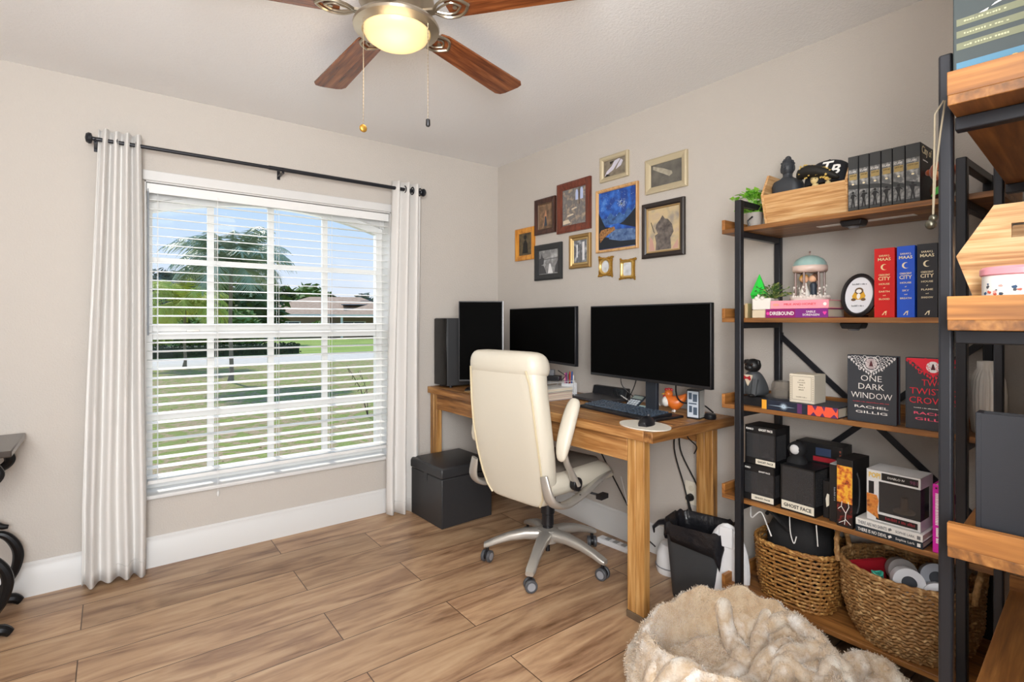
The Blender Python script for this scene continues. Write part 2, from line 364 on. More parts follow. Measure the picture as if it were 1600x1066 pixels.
def curtain(label, xt0, xt1, xb0, xb1, folds, ph, zt=2.175, zb=.012, gr=()):
    n = folds*14; rows = 30; rg = []
    for j in range(rows+1):
        t = j/rows; z = zt+(zb-zt)*t; r = []
        for i in range(n+1):
            u = i/n; e = min(1, t*1.2)
            uu = u+.012*math.sin(9*t+u*7)*e
            x = (xt0+(xt1-xt0)*uu)*(1-e)+(xb0+(xb1-xb0)*uu)*e
            A = .034+.008*math.sin(3*u*PI+ph)
            y = yr+A*math.sin(2*PI*folds*u+ph+.35*math.sin(2.2*t+3*u))+.006*math.sin(23*u+6*t)*e
            if t > .93: y -= .012*(t-.93)/.07*math.sin(5*u+ph)
            r.append((x, y, z+(.006*math.sin(2*PI*folds*u*1.0+ph+1) if j == 0 else 0)+(.012*math.sin(3.3*u+ph) if j == rows else 0)))
        rg.append(r)
    root = thing('curtain', label, 'curtain', ((xb0+xb1)/2, yr, 0))
    Mc = Matrix.Translation((-(xb0+xb1)/2, -yr, 0))
    o = MB().loft(rg, cap=False, close=False).build('curtain_cloth', CURT, root, sharp=80, solid=.0025); o.data.transform(Mc)
    hm = MB().loft([[(p[0], p[1]-.0022, z_) for p in rg[-3]] for z_ in (.085, .088)], cap=False, close=False).build('hem_stitch', mat('stitch', '#cfccc8', .9), root, solid=.001); hm.data.transform(Mc)
    for x in gr:
        g_ = MB(); g_.tube([(x, yr+.023*math.cos(a), zr+.023*math.sin(a)) for a in [2*PI*i/18 for i in range(18)]], .0042, 6, closed=True)
        q = g_.build('grommet', BLACK, root); q.data.transform(Mc)
    return root
curtain('white linen grommet curtain hanging to the floor left of the window', -.048, .118, -.112, .135, 4, .6, gr=(-.02, .02, .06, .098))
curtain('white linen grommet curtain hanging to the floor right of the window, beside the desk', 1.455, 1.655, 1.405, 1.640, 3, 2.3, gr=(1.475, 1.53, 1.585, 1.64))

# ------------------------------------------------------------ outdoors
GZ = -.3
grass = mat('patchy_lawn', '#98a658', .95, bump=(30, 1, .05), var=(3.2, '#b0b562', (.44, '#8f9a4c'), (.52, '#c0a284'), (.6, '#8c9c46')))
struct(MB().box(-70, 40, YW+.22, 19.9, GZ-.1, GZ).build('lawn', grass))
g2 = mat('far_lawn', '#86a044', .95, bump=(20, 1, .05), var=(.35, '#a9ba58'))
struct(MB().box(-90, 60, 24.9, 110, GZ-.12, GZ-.005).build('far_lawn', g2))
struct(MB().box(-90, 60, 19.9, 24.9, GZ-.1, GZ+.004).build('road', mat('pale_concrete', '#cfc5b7', .9, var=(3, '#dad2c6'))))
lt = MB(); rnd = random.Random(3)
for k in range(260):
    x, y = rnd.uniform(-2, 6), rnd.uniform(3.9, 12); a = rnd.uniform(0, 6.3); s = rnd.uniform(.02, .05)
    lt.add([(x, y, GZ+.012), (x+s*math.cos(a), y+s*math.sin(a), GZ+.02), (x+s*.6*math.cos(a+1.2), y+s*.6*math.sin(a+1.2), GZ+.03)], [(0, 1, 2)])
one(lt, 'fallen_leaves', mat('dry_leaf', '#9a7350', .9), 'scattered dry brown leaves lying on the lawn outside the window', 'leaves'); bpy.data.objects['fallen_leaves']['kind'] = 'stuff'

def D(px, dep, z=0):
    u = (px-800)/820; return Vector((dep*(.6068+u*.7949), dep*(.7949-u*.6068), z))
def leafblob(mb, c, rx, ry, rz, n, s, rnd, hollow=.55):
    for _ in range(n):
        while True:
            p = Vector((rnd.uniform(-1, 1), rnd.uniform(-1, 1), rnd.uniform(-1, 1)))
            if hollow < p.length < 1: break
        q = Vector((c[0]+p.x*rx, c[1]+p.y*ry, c[2]+p.z*rz)); a = rnd.uniform(0, 6.3); b = rnd.uniform(-.8, .8); k = s*rnd.uniform(.6, 1.3)
        d1 = Vector((math.cos(a), math.sin(a), b)).normalized()*k; d2 = Vector((-math.sin(a)*.5, math.cos(a)*.5, rnd.uniform(-.6, .6)))*k
        mb.add([q-d1, q+d2*.6, q+d1, q-d2*.6], [(0, 1, 2, 3)])
def tree(name, label, base, cz, rx, rz, m, trunk_r=.15, n=1500, s=.28, group=None, seed=1):
    rnd = random.Random(seed); t = thing(name, label, 'tree', (base.x, base.y, GZ), 0, group)
    cr = MB(); lc = (0, 0, cz-GZ)
    for k in range(5):
        a = k*1.3+seed; leafblob(cr, (rx*.45*math.cos(a), rx*.45*math.sin(a), lc[2]+rz*.35*math.sin(a*2)), rx*.62, rx*.62, rz*.62, n//5, s, rnd)
    cr.sphere((0, 0, lc[2]), rx*.72, 12, 8, 1, 1, rz/rx)
    cr.build('crown', m, t, shadeflat=True)
    MB().tube([(0, 0, 0), (rx*.05, 0, lc[2]*.5), (0, 0, lc[2])], [trunk_r, trunk_r*.8, trunk_r*.5], 8).build('trunk', mat('bark', '#6e5c48', .9, bump=(8, .8, .02)), t)
    return t
FG1 = mat('dark_foliage', '#3f5530', .8, var=(1.2, '#5a6f3c')); FG2 = mat('lime_foliage', '#a3ba44', .8, var=(1.5, '#cfcf62')); FG3 = mat('mid_foliage', '#5f7c3a', .8, var=(1.2, '#7f9a4a'))
FG4 = mat('frond_green', '#7d9a78', .5, var=(2, '#b9c8ae')); FG5 = mat('grey_foliage', '#5d6d5c', .8, var=(1.2, '#86938a'))
def ztop(py, dep): return 1.27+(500-py)/820*dep
def hedge_tree(px, dep, ytop, wpx, m, label, name='tree', seed=1, s=.3, ybot=None):
    zt = ztop(ytop, dep); zb = GZ if ybot is None else ztop(ybot, dep); rz = (zt-zb)/2
    return tree(name, label, D(px, dep), (zt+zb)/2, wpx/820*dep/2, rz, m, n=1400, s=s, seed=seed, group=None)
hedge_tree(243, 34, 414, 70, FG5, 'grey green tree at the far left of the window view', seed=2, s=.4)
hedge_tree(300, 38, 418, 110, FG1, 'dark tree standing directly behind the drooping lime palm', seed=3, s=.45)
hedge_tree(390, 33, 428, 110, FG1, 'dense dark tree behind the palm crown, left of the house', seed=4, s=.4)
hedge_tree(250, 27, 470, 80, FG2, 'yellow green shrub at the lower left of the window view', 'shrub', seed=5, s=.25)
hedge_tree(372, 27, 480, 70, FG3, 'mid green shrub behind the palm trunk', 'shrub', seed=6, s=.25)
hedge_tree(310, 26, 488, 70, FG3, 'low leafy shrub between palm trunk and lime shrub', 'shrub', seed=16, s=.25)
hedge_tree(475, 62, 441, 95, FG3, 'round green tree rising behind the tan roof', seed=7, s=.7)
hedge_tree(432, 58, 446, 50, FG1, 'dark tree beside the street, left of the tan roofed house', seed=8, s=.6)
hedge_tree(515, 66, 458, 60, FG1, 'distant dark tree top behind the roof ridge', seed=9, s=.6)
hedge_tree(575, 62, 457, 40, FG5, 'small grey green tree behind the right end of the house', seed=10, s=.6)
# clipped hedge across the road; its dark colour includes shade on the grass
hd = MB(); rnd = random.Random(5); p0 = D(200, 27); 
hd.box(-14, 7, 25.6, 27.2, GZ, .12)
for k in range(2600):
    x = rnd.uniform(-14, 7); y = rnd.choice([25.6, 25.6, rnd.uniform(25.6, 27.2)]); z = rnd.uniform(GZ, .14) if y == 25.6 else .12
    q = Vector((x, y, z)); a = rnd.uniform(0, 6.3); k_ = .1
    hd.add([q, q+Vector((math.cos(a), -.4, math.sin(a)))*k_, q+Vector((math.cos(a+1), .3, math.sin(a+1)))*k_], [(0, 1, 2)])
one(hd, 'hedge', mat('hedge_with_shade', '#26301f', .9, var=(3, '#3d4a2c')), 'long clipped hedge across the road, shade painted in, left half of the window', 'hedge', shadeflat=True)

# feather palms
def palm(label, base, hz, nf, fl_, m, seed, spread=1.0, droop=1.0, tr=.05, group=None, wide=.30):
    rnd = random.Random(seed); t = thing('palm_tree', label, 'palm tree', (base.x, base.y, GZ)); H_ = hz-GZ
    MB().tube([(0, 0, 0), (.03, 0, .25), (.0, .02, H_*.5), (.02, 0, H_)], [tr*1.7, tr, tr*.85, tr*.9], 10).build('trunk', mat('palm_bark', '#8f8576', .9, bump=(30, 1, .01), stretch=(1, 1, 8)), t)
    fm = MB()
    for k in range(nf):
        a = 2*PI*k/nf*2.4+rnd.uniform(-.3, .3); el = rnd.uniform(-.1, 1.25); L = fl_*rnd.uniform(.8, 1.1); P = []
        for i in range(13):
            s = i/12; e = el-droop*1.5*s*s-.15*s
            P.append((P[-1]+Vector((math.cos(a)*math.cos(e), math.sin(a)*math.cos(e), math.sin(e)))*L/12) if P else Vector((.02, 0, H_)))
        fm.tube(P, [.018*(1-.8*i/12) for i in range(13)], 4)
        side = Vector((-math.sin(a), math.cos(a), 0))
        for i in range(2, 36):
            s = i/36*12; i0 = min(int(s), 11); p = P[i0].lerp(P[i0+1], s-i0); dr = (P[i0+1]-P[i0]).normalized(); ll = wide*L*math.sin(min(1, (s/12)*1.0+.12)*PI)**.6+.05
            for q in (-1, 1):
                tip = p+(side*q*.8+dr*.55+Vector((0, 0, -.35-rnd.random()*.3)))*ll; wv = dr*.022*spread
                fm.add([p-wv, p+wv, tip], [(0, 1, 2)])
    fm.build('fronds', m, t, shadeflat=True); return t
palm('tall feather palm with grey green fronds in the front yard', D(360, 13.1), 2.62, 44, 1.65, FG4, 11, wide=.34)
palm('short palm with drooping lime green fronds, left of the tall palm', D(288, 17), 1.75, 34, 1.75, FG2, 12, droop=1.2, tr=.045)
tw = MB(); b = D(575, 8.5, GZ)
for (q, r) in (((-.35, 0, .85), .007), ((-.1, .1, .75), .005)):
    tw.tube([b, b+Vector(q)*.5+Vector((.05, 0, .05)), b+Vector(q)], [r*1.5, r, r*.5], 5)
    for i in range(4): e_ = b+Vector(q)*(.5+.12*i); tw.tube([e_, e_+Vector((.1-.05*i, 0, .1))], [.005, .002], 4)
one(tw, 'bare_sapling', mat('bark_dark', '#4a3d33', .9), 'thin bare sapling on the lawn at the right side of the window', 'sapling')

# house across the street
HM = mat('house_stucco', '#a98f7c', .9); RF = mat('tan_tile_roof', '#b89478', .85, bump=(6, .8, .05), var=(4, '#c9a98f')); FW = mat('house_white', '#eeeeec', .6); WG = mat('house_glass', '#33404c', .15)
hc = D(500, 46); hs = thing('house', 'single storey tan roofed house with white arched windows across the street', 'house', (hc.x, hc.y, GZ), 0)
hs.rotation_euler = (0, 0, -math.radians(28))
MB().box(-5.2, 6.6, 0, 8, 0, 2.05).build('house_wall', HM, hs)
def hip(mb, x0, x1, y0, y1, z0, z1, k=.9):
    d = (y1-y0)/2*k; ym = (y0+y1)/2
    mb.add([(x0, y0, z0), (x1, y0, z0), (x1, y1, z0), (x0, y1, z0), (x0+d, ym, z1), (x1-d, ym, z1)], [(0, 1, 5, 4), (2, 3, 4, 5), (3, 0, 4), (1, 2, 5), (0, 3, 2, 1)])
r_ = MB(); hip(r_, -5.9, 7.2, -.8, 8.6, 2.05, 3.75); hip(r_, 1.6, 8.6, -2.6, 4, 2.0, 3.15); r_.build('roof', RF, hs, shadeflat=True)
MB().box(-5.9, 7.2, -.82, -.72, 1.9, 2.06).box(1.6, 8.6, -2.62, -2.52, 1.86, 2.02).build('fascia', FW, hs)
for x in (-2.6, 2.9):
    wf = MB().box(x-1.0, x+1.0, -.09, .01, .35, 1.45).build('window', FW, hs)
    pn = MB()
    for i in range(2):
        for j in range(2): pn.box(x-.9+i*.93, x-.06+i*.93, -.13, -.08, .43+j*.5, .87+j*.5)
    pn.build('pane', WG, wf)
for x in (2.2, 5.0, 7.9): MB().cyl((x, -2.4, 0), (x, -2.4, 2.0), .1, n=10).build('porch_column', FW, hs)
MB().box(3.2, 5.2, 1.9, 2.0, 3.3, 3.35).box(1.7, 4.6, .6, 2.6, 2.9, 2.98).build('solar_panel', mat('solar', '#6d7a86', .2), hs)
tree('shrub', 'small leafy shrub by the front wall of the tan roofed house', D(503, 44), .6, .9, .7, FG3, n=400, s=.25, seed=21)
gh = D(404, 40); g_ = thing('garden_shed', 'small white walled shed with pale roof left of the tan roofed house', 'shed', (gh.x, gh.y, GZ))
MB().box(-1, 1.2, 0, 2, 0, 1.45).build('shed_wall', FW, g_); q = MB(); hip(q, -1.3, 1.5, -.3, 2.3, 1.45, 2.0); q.build('roof', mat('pale_roof', '#cfc6ba', .8), g_, shadeflat=True)

# ------------------------------------------------------------ ceiling fan
fan = thing('ceiling_fan', 'five blade ceiling fan with brown wooden blades and a glowing frosted glass bowl', 'ceiling fan', (.778, 1.671, ZC))
FNI = mat('brushed_nickel', '#a89c8a', .28, .85)
MB().lathe([(.09, 0), (.095, -.02), (.125, -.045), (.128, -.085), (.10, -.122), (.075, -.142), (.07, -.15)], 32).build('motor_housing', FNI, fan)
fl_ = MB().lathe([(.07, -.145), (.10, -.148), (.118, -.152), (.140, -.158), (.146, -.168), (.144, -.176), (.116, -.186), (.110, -.178)], 40).build('light_fitter', FNI, fan)
BOWL = bpy.data.materials.new('lit_glass_bowl'); BOWL.use_nodes = True; nt = BOWL.node_tree; b = nt.nodes['Principled BSDF']
b.inputs['Base Color'].default_value = srgb('#b8a27a'); b.inputs['Roughness'].default_value = .4
b.inputs['Emission Color'].default_value = srgb('#ffdf9e'); b.inputs['Emission Strength'].default_value = .72
MB().lathe([(.112, -.177), (.112, -.186), (.104, -.202), (.085, -.216), (.056, -.224), (.025, -.228), (.002, -.229)], 40).build('glass_bowl', BOWL, fan)
BW = wood('fan_blade_wood', '#4a2412', '#7b4423', '#9c5f36', 'X', 1.5, rough=.25)
for k in range(5):
    a = math.radians(18.5+72*k); M = Matrix.Rotation(a, 4, 'Z') @ Matrix.Translation((0, 0, -.126)) @ Matrix.Rotation(math.radians(-6), 4, 'X')
    L0, L1 = .185, .70; w0, w1 = .054, .070
    pts = [(L0, -w0*.8), (L0+.03, -w0), (L1-.03, -w1), (L1-.008, -w1+.012), (L1, -w1+.035), (L1, w1-.035), (L1-.008, w1-.012), (L1-.03, w1), (L0+.03, w0), (L0, w0*.8)]
    bm_ = MB().prism(pts, 'z', -.0035, .0035)
    o = bm_.build('blade', BW, fan, bevel=.001); o.matrix_local = M
    ir = MB()
    ir.prism([(.08, -.018), (.15, -.012), (.15, .012), (.08, .018)], 'z', -.012, -.004)
    for s in (-1, 1):
        ir.tube([(.14, s*.006, -.009), (.17, s*.035, -.010), (.21, s*.044, -.008), (.24, s*.03, -.007), (.262, 0, -.007)], .0055, 6, sm=4)
        ir.tube([(.15, s*.004, -.009), (.18, s*.02, -.010), (.21, s*.024, -.008), (.235, 0, -.007)], .004, 6, sm=4)
    ir.cyl((.215, 0, -.010), (.215, 0, .004), .008, n=10)
    q = ir.build('blade_iron', FNI, fan); q.matrix_local = M
for (dx, dy), zb, fob in (((-.123, -.011), -.53, 0), ((.06, -.112), -.50, 1)):
    ch = MB(); ch.cyl((dx, dy, -.178), (dx, dy, zb), .0013, n=5)
    zz = -.18
    while zz > zb: ch.sphere((dx, dy, zz), .0021, 6, 4); zz -= .012
    pc = ch.build('pull_chain', FNI, fan)
    f = MB()
    if fob: f.lathe([(.002, 0), (.007, -.003), (.0075, -.022), (.005, -.026)], 12, (dx, dy, zb)); f.build('fob', PLAST, pc)
    else: f.sphere((dx, dy, zb-.013), .013, 16, 10, 1, .5); f.build('fob', GOLD, pc)
pl = bpy.data.lights.new('fan_bulb', 'POINT'); pl.energy = 2.5; pl.color = (1, .80, .52); pl.shadow_soft_size = .10
plo = bpy.data.objects.new('fan_bulb', pl); col.objects.link(plo); plo.location = (.778, 1.671, 2.10)

# ------------------------------------------------------------ desk
DZ = .812
dk = thing('desk', 'long rustic stained pine desk with chunky square legs along the right wall', 'desk', (2.04, 2.3, 0))
Md = Matrix.Translation((-2.04, -2.3, 0))
def dpart(mb, name, m, **k):
    o = mb.build(name, m, dk, **k); o.data.transform(Md); return o
tp = MB()
for i in range(4): tp.box(1.735+i*.1545, 1.735+(i+1)*.1545-.0008, 1.3855, 3.235, DZ-.044, DZ)
dpart(tp, 'tabletop', DESKW, bevel=.003)
dpart(MB().box(1.735, 2.3525, 1.34, 1.385, DZ-.044, DZ), 'end_board', wood('desk_end_wood', '#4f3018', '#8f6032', '#bd8f58', 'X', .8), bevel=.003)
dpart(MB().box(1.758, 1.796, 1.49, 3.15, .665, DZ-.044), 'front_apron', DESKW, bevel=.002)
dpart(MB().box(2.31, 2.343, 1.49, 3.15, .665, DZ-.044), 'rear_apron', DESKW, bevel=.002)
for (x, y) in ((1.757, 1.405), (2.265, 1.405), (1.757, 3.15), (2.265, 3.15)):
    lg = MB(); lg.box(x, x+.04, y-.006, y+.038, .03, DZ-.044); lg.box(x, x+.04, y+.039, y+.083, .03, DZ-.044)
    dpart(lg, 'leg', LEGW, bevel=.003)
    dpart(MB().box(x-.003, x+.060, y-.010, y+.086, 0, .03), 'foot_block', mat('weathered_block', '#6d5a45', .8, bump=(40, .5, .003)), bevel=.002)

# ------------------------------------------------------------ monitors
def monitor(name, label, p0, p1, z0, z1, th, stand, rz_override=None, frame=PLAST):
    p0, p1 = Vector(p0), Vector(p1); c = (p0+p1)/2; W = (p1-p0).length; d = (p1-p0).normalized()
    rz = math.degrees(math.atan2(d.y, d.x))
    t = thing(name, label, 'monitor', (c.x, c.y, DZ), rz)   # local x: reader's right, local y: away from the viewer
    a, b = z0-DZ, z1-DZ
    MB().box(-W/2, W/2, 0, th, a, b).build('housing', frame, t, bevel=.003)
    MB().box(-W/2+.006, W/2-.006, -.0012, 0.001, a+.014, b-.006).build('screen', SCREEN, t)
    s = MB()
    if stand == 'col':
        MB().box(-.035, .035, th+.03, th+.05, .012, b-.12).build('stand_column', mat('dark_steel', '#3d434d', .35, .6), t, bevel=.004)
        MB().box(-.04, .04, th, th+.034, (a+b)/2-.04, (a+b)/2+.04).build('mount', PLAST, t)
        MB().box(-.13, .13, -.06, th+.11, 0, .012).build('stand_base', PLAST, t, bevel=.004)
    elif stand == 'low':
        MB().box(-.025, .025, th+.01, th+.03, .010, (a+b)/2).build('stand_column', PLAST, t, bevel=.003)
        MB().box(-.03, .03, th, th+.012, (a+b)/2-.05, (a+b)/2+.02).build('mount', PLAST, t)
        MB().box(-.10, .10, -.04, th+.08, 0, .010).build('stand_base', PLAST, t, bevel=.004)
    return t
m3 = monitor('monitor', 'wide black monitor nearest the bookshelf on the right of the desk', (2.035, 1.975), (1.975, 1.228), .978, 1.343, .022, 'col')
m2 = monitor('monitor', 'wide black monitor in the middle of the desk, right of the upright screen', (2.17, 2.87), (1.99, 2.045), 1.016, 1.345, .022, 'low')
m1 = monitor('monitor', 'upright portrait monitor with a thin white side edge beside the computer tower', (1.795, 2.925), (2.02, 2.745), .868, 1.392, .02, 'low')
MB().box(.1435, .1485, -.001, .021, .056, .580).build('side_edge', mat('pale_plastic', '#d8dade', .4), m1, bevel=.001)

pc = thing('computer_tower', 'black computer tower standing at the left end of the desk', 'computer', (1.98, 3.145, DZ))
MB().box(-.19, .19, -.085, .085, .012, .47).build('case', mat('tower_grey', '#3a3b3d', .5), pc, bevel=.004)
MB().box(-.196, -.19, -.083, .083, .015, .467).build('glass_front', mat('tower_front', '#050506', .25), pc, bevel=.002)
for x in (-.15, .15):
    for y in (-.06, .06): MB().cyl((x, y, 0), (x, y, .014), .012, n=12).build('foot', PLAST, pc)
one(MB().box(-.06, .06, -.10, .10, 0, .0025), 'paper_sheet', mat('kraft_paper', '#b9986a', .85), 'tan sheet of paper lying on the desk in front of the upright monitor', 'paper', loc=(1.84, 2.75, DZ), rz=-8)

# keyboard
kb = thing('keyboard', 'black full size keyboard with blue grey keys on the desk', 'keyboard', (2.01, 1.73, DZ), -95)
# local x -> reader's right, local y -> away
kbm = MB().prism([(-.085, 0), (.085, 0), (.085, .026), (-.085, .014)], 'x', -.235, .235); 
kbm.build('keyboard_case', PLAST, kb, bevel=.003)
kk = MB(); rows = [(.064, [1]*15, .031), (.036, [1]*15, .031), (.016, [1.5]+[1]*12+[1.5], .031), (-.004, [1.8]+[1]*11+[2.2], .031), (-.024, [2.3]+[1]*10+[2.7], .031), (-.044, [1.3, 1.2, 1.2, 6.2, 1.2, 1.2, 1.2, 1.5], .031)]
for (y, ws, _) in rows:
    x = -.225; tot = sum(ws)
    for w_ in ws:
        ww = .30*w_/tot; zz = .014+(y+.085)/.17*.012
        kk.loft([[(x+i, y+j, zz+h) for i, j in ((g, g-.0085), (ww-g, g-.0085), (ww-g, .0085-g), (g, .0085-g))] for g, h in ((.0008, 0), (.0026, .007))]); x += ww
    for c in range(7):
        xx = .085+c*.0195+(.006 if c > 2 else 0); zz = .014+(y+.085)/.17*.012
        kk.loft([[(xx+i, y+j, zz+h) for i, j in ((g, g-.0085), (.0185-g, g-.0085), (.0185-g, .0085-g), (g, .0085-g))] for g, h in ((.0008, 0), (.0026, .007))])
kk.build('keycaps', mat('key_slate', '#3a4654', .35), kb)
# mouse pad and mouse
one(MB().prism([(.092*math.cos(2*PI*i/40), .125*math.sin(2*PI*i/40)) for i in range(40)], 'z', 0, .004), 'mouse_pad', mat('pad_cream', '#e2ddd0', .6), 'oval cream mouse pad at the right end of the desk', 'mouse pad', loc=(1.833, 1.455, DZ), rz=-8)
ms = thing('computer_mouse', 'black wireless mouse resting on the oval cream pad', 'mouse', (1.845, 1.455, DZ+.004), -70)
rg = []
for i in range(11):
    t = i/10; x = -.055+.11*t; w_ = .033*math.sin(PI*min(max(t, .06), .94))**.35; h = .038*math.sin(PI*(t*.86+.08))**.7
    rg.append([(w_*math.cos(a), x, max(0, h*math.sin(a))) for a in [PI*j/10 for j in range(11)]]+[(-w_*.8, x, 0), (w_*.8, x, 0)])
MB().loft(rg).build('mouse_body', PLAST, ms, sharp=60)
MB().cyl((-.004, .03, .031), (.004, .03, .031), .009, n=12).build('scroll_wheel', mat('grey_rubber', '#55565a', .6), ms)

# dark slate laptop and dock bar at the back of the desk
lp = thing('laptop', 'closed dark grey laptop lying behind the keyboard', 'laptop', (2.22, 2.09, DZ), -95)
MB().box(-.15, .15, -.10, .10, .004, .013).build('base', mat('laptop_grey', '#4c4d52', .4, .4), lp, bevel=.004)
MB().box(-.15, .15, -.10, .10, .0138, .019).build('lid', mat('laptop_grey', '#4c4d52', .4, .4), lp, bevel=.002)
db = thing('speaker_bar', 'black wedge shaped bar against the wall behind the closed laptop', 'speaker', (2.325, 2.10, DZ+.0), -90)
MB().prism([(-.018, 0), (.03, 0), (.03, .065), (0, .065)], 'x', -.13, .13).build('body', PLAST, db, bevel=.004)
MB().prism([(-.0175, .006), (-.016, .006), (-.002, .058), (-.0035, .058)], 'x', .03, .11).build('grille', mat('gloss_black', '#050507', .2), db)

# pen holder
ph = thing('pen_holder', 'white pen cup full of pens and markers on the desk', 'pen holder', (2.16, 2.27, DZ))
q = MB(); q.box(-.035, .035, -.03, .03, 0, .003)
for (a, b, c, d) in ((-.035, -.033, -.03, .03), (.033, .035, -.03, .03), (-.035, .035, -.03, -.028), (-.035, .035, .028, .03)): q.box(a, b, c, d, 0, .085)
q.build('cup', mat('white_plastic', '#e8e8ea', .35), ph, bevel=.001)
pens = [('#d9364a', 'red marker'), ('#f2a0b0', 'pale pink marker'), ('#2b57a5', 'blue pen'), ('#1b1b1f', 'black pen'), ('#7a2d6e', 'purple marker'), ('#e9e6df', 'white pen'), ('#24415e', 'navy pen'), ('#c23a35', 'dark red pencil')]
for i, (cc, nm) in enumerate(pens):
    a = i*2.4; x, y = .022*math.cos(a), .017*math.sin(a); x2, y2 = x*1.25, y*1.3; h = .125+.03*((i*37) % 5)/5
    r_ = .0055 if 'marker' in nm else .004
    q = MB().tube([(x, y, .004), (x2, y2, h), (x2*1.01, y2*1.01, h+.006)], [r_, r_, r_*.4], 8)
    one(q, 'pen', mat('pen_'+nm.replace(' ', '_'), cc, .4), nm+' standing upright in the white pen cup', 'pen', 'pens in the white cup', loc=(2.16, 2.27, DZ))
# clear letter tray with notebooks
st = thing('desk_organizer', 'clear two tier acrylic tray holding notebooks beside the pen cup', 'organizer', (2.03, 2.285, DZ))
CLR = mat('clear_acrylic', '#eef2f4', .1, alpha=.35)
for i, (n_, z) in enumerate((('tray_floor', 0), ('tray_shelf', .10))): MB().box(-.12, .12, -.075, .075, z, z+.004).build(n_, CLR, st)
for x in (-.118, .118):
    for y in (-.073, .073): MB().cyl((x, y, 0), (x, y, .104), .003, n=8).build('post', CLR, st)
for i, (cc, nm, th) in enumerate((('#e8c8c4', 'pink', .012), ('#b8a79a', 'taupe', .01), ('#e6b9bb', 'rose', .014), ('#2e3238', 'black', .008), ('#eceae4', 'white', .016))):
    z = DZ+.004+sum((.012, .01, .014, .008, .016)[:i])+.0006*i
    b_ = thing('notebook', f'{nm} notebook in the stack on the clear desk tray', 'notebook', (2.03, 2.285, z), 2*(i % 3)-2, 'notebooks stacked in the clear tray')
    MB().box(-.105, .105, -.068, .068, .0015, th-.0015).build('pages', PAPER, b_)
    MB().box(-.107, .107, -.07, .07, 0, .0015).box(-.107, .107, -.07, .07, th-.0015, th).box(-.107, .107, .068, .07, 0, th).build('cover', mat('nb_'+nm, cc, .6), b_)
ca = thing('webcam_box', 'small black device with a tilted arm on top of the clear tray', 'device', (2.05, 2.29, DZ+.104), -60)
MB().box(-.045, .045, -.03, .03, 0, .03).build('body', PLAST, ca, bevel=.004); MB().box(-.035, .01, -.02, .012, .03, .065).build('head', mat('grey_device', '#63656a', .4), ca, bevel=.004)
MB().tube([(.03, 0, .06), (.075, .01, .03), (.05, -.01, .0)], .003, 6).build('strap', PLAST, ca)

# rooster
ro = thing('chicken_figurine', 'small orange and white chicken figurine behind the keyboard', 'figurine', (2.175, 1.540, DZ+.013), -60)
OR = mat('chicken_orange', '#e2742a', .35); WF = mat('chicken_white', '#f1ece4', .35); RD = mat('comb_red', '#c32026', .3)
rg = []
for i in range(10):
    t = i/9; x = -.05+.1*t; r_ = .036*math.sin(PI*(.08+.84*t))**.6; zc = .042+.03*(t-.45)**2*4
    rg.append([(x, r_*math.cos(a)*.9, zc+r_*math.sin(a)) for a in [2*PI*j/14 for j in range(14)]])
MB().loft(rg).build('body', OR, ro, subd=1)
MB().sphere((-.034, 0, .085), .021, 12, 8).build('head', OR, ro)
MB().sphere((-.046, -.0, .048), .026, 12, 8, .8, 1, 1).build('breast', WF, ro)
c_ = MB(); 
for i in range(3): c_.sphere((-.045+.012*i, 0, .107-.002*abs(i-1)), .008, 8, 6, 1, .5)
c_.sphere((-.055, 0, .072), .006, 8, 6); c_.build('comb', RD, ro)
MB().cyl((-.052, 0, .085), (-.068, 0, .082), .005, .001, 8).build('beak', mat('beak_yellow', '#e8b13c', .4), ro)
MB().prism([(.035, .05), (.06, .075), (.055, .095), (.03, .07)], 'y', -.006, .006).build('tail', OR, ro, bevel=.003)
for s in (-1, 1): MB().cyl((-.005, s*.014, .012), (-.005, s*.014, 0), .004, n=6).sphere((-.012, s*.014, .003), .007, 8, 4, 1.3, 1, .4).build('foot', WF, ro)

# patterned box speaker and puck
ec = thing('speaker_box', 'small patterned box with zigzag side standing at the desk end', 'speaker', (2.165, 1.425, DZ), -80)
MB().box(-.03, .03, -.03, .03, 0, .135).build('body', mat('zig_black', '#26282c', .4), ec, bevel=.002)
fp = MB(); fl(fp, rect(-.026, .026, .008, .128), -.0312, -.0302); fp.build('front_panel', mat('pale_blue_print', '#c9d3de', .4), ec)
zz = MB(); 
for i in range(16):
    z = .006+i*.0078
    for k in range(6):
        ya = -.028+k*.0093; za, zb2 = (z, z+.006) if k % 2 else (z+.006, z)
        for X_ in (.0300, ): zz.loft([[(X_, ya, za), (X_+.0007, ya, za), (X_+.0007, ya, za+.0026), (X_, ya, za+.0026)], [(X_, ya+.0093, zb2), (X_+.0007, ya+.0093, zb2), (X_+.0007, ya+.0093, zb2+.0026), (X_, ya+.0093, zb2+.0026)]])
zz.build('zigzag_print', WHITE, ec)
dd = MB(); 
for (a, b, c, d) in ((-.02, -.005, .09, .12), (.0, .02, .08, .115), (-.02, .018, .068, .074), (-.018, -.004, .03, .06), (.002, .02, .02, .055)): fl(dd, rect(a, b, c, d), -.0318, -.0311)
dd.build('front_print', mat('slate_print', '#4a5a6c', .4), ec)
one(MB().lathe([(.024, 0), (.027, .006), (.026, .02), (.02, .026), (.001, .027)], 20), 'charger_puck', PLAST, 'small round black puck at the right edge of the desk', 'charger', loc=(2.20, 1.372, DZ))
one(MB().box(-.045, .045, -.009, .009, 0, .012), 'eraser_stick', mat('mint_plastic', '#b8d6d6', .4), 'pale mint plastic stick lying behind the keyboard', 'stationery', loc=(2.13, 1.68, DZ+.013), rz=-98, bevel=.002)
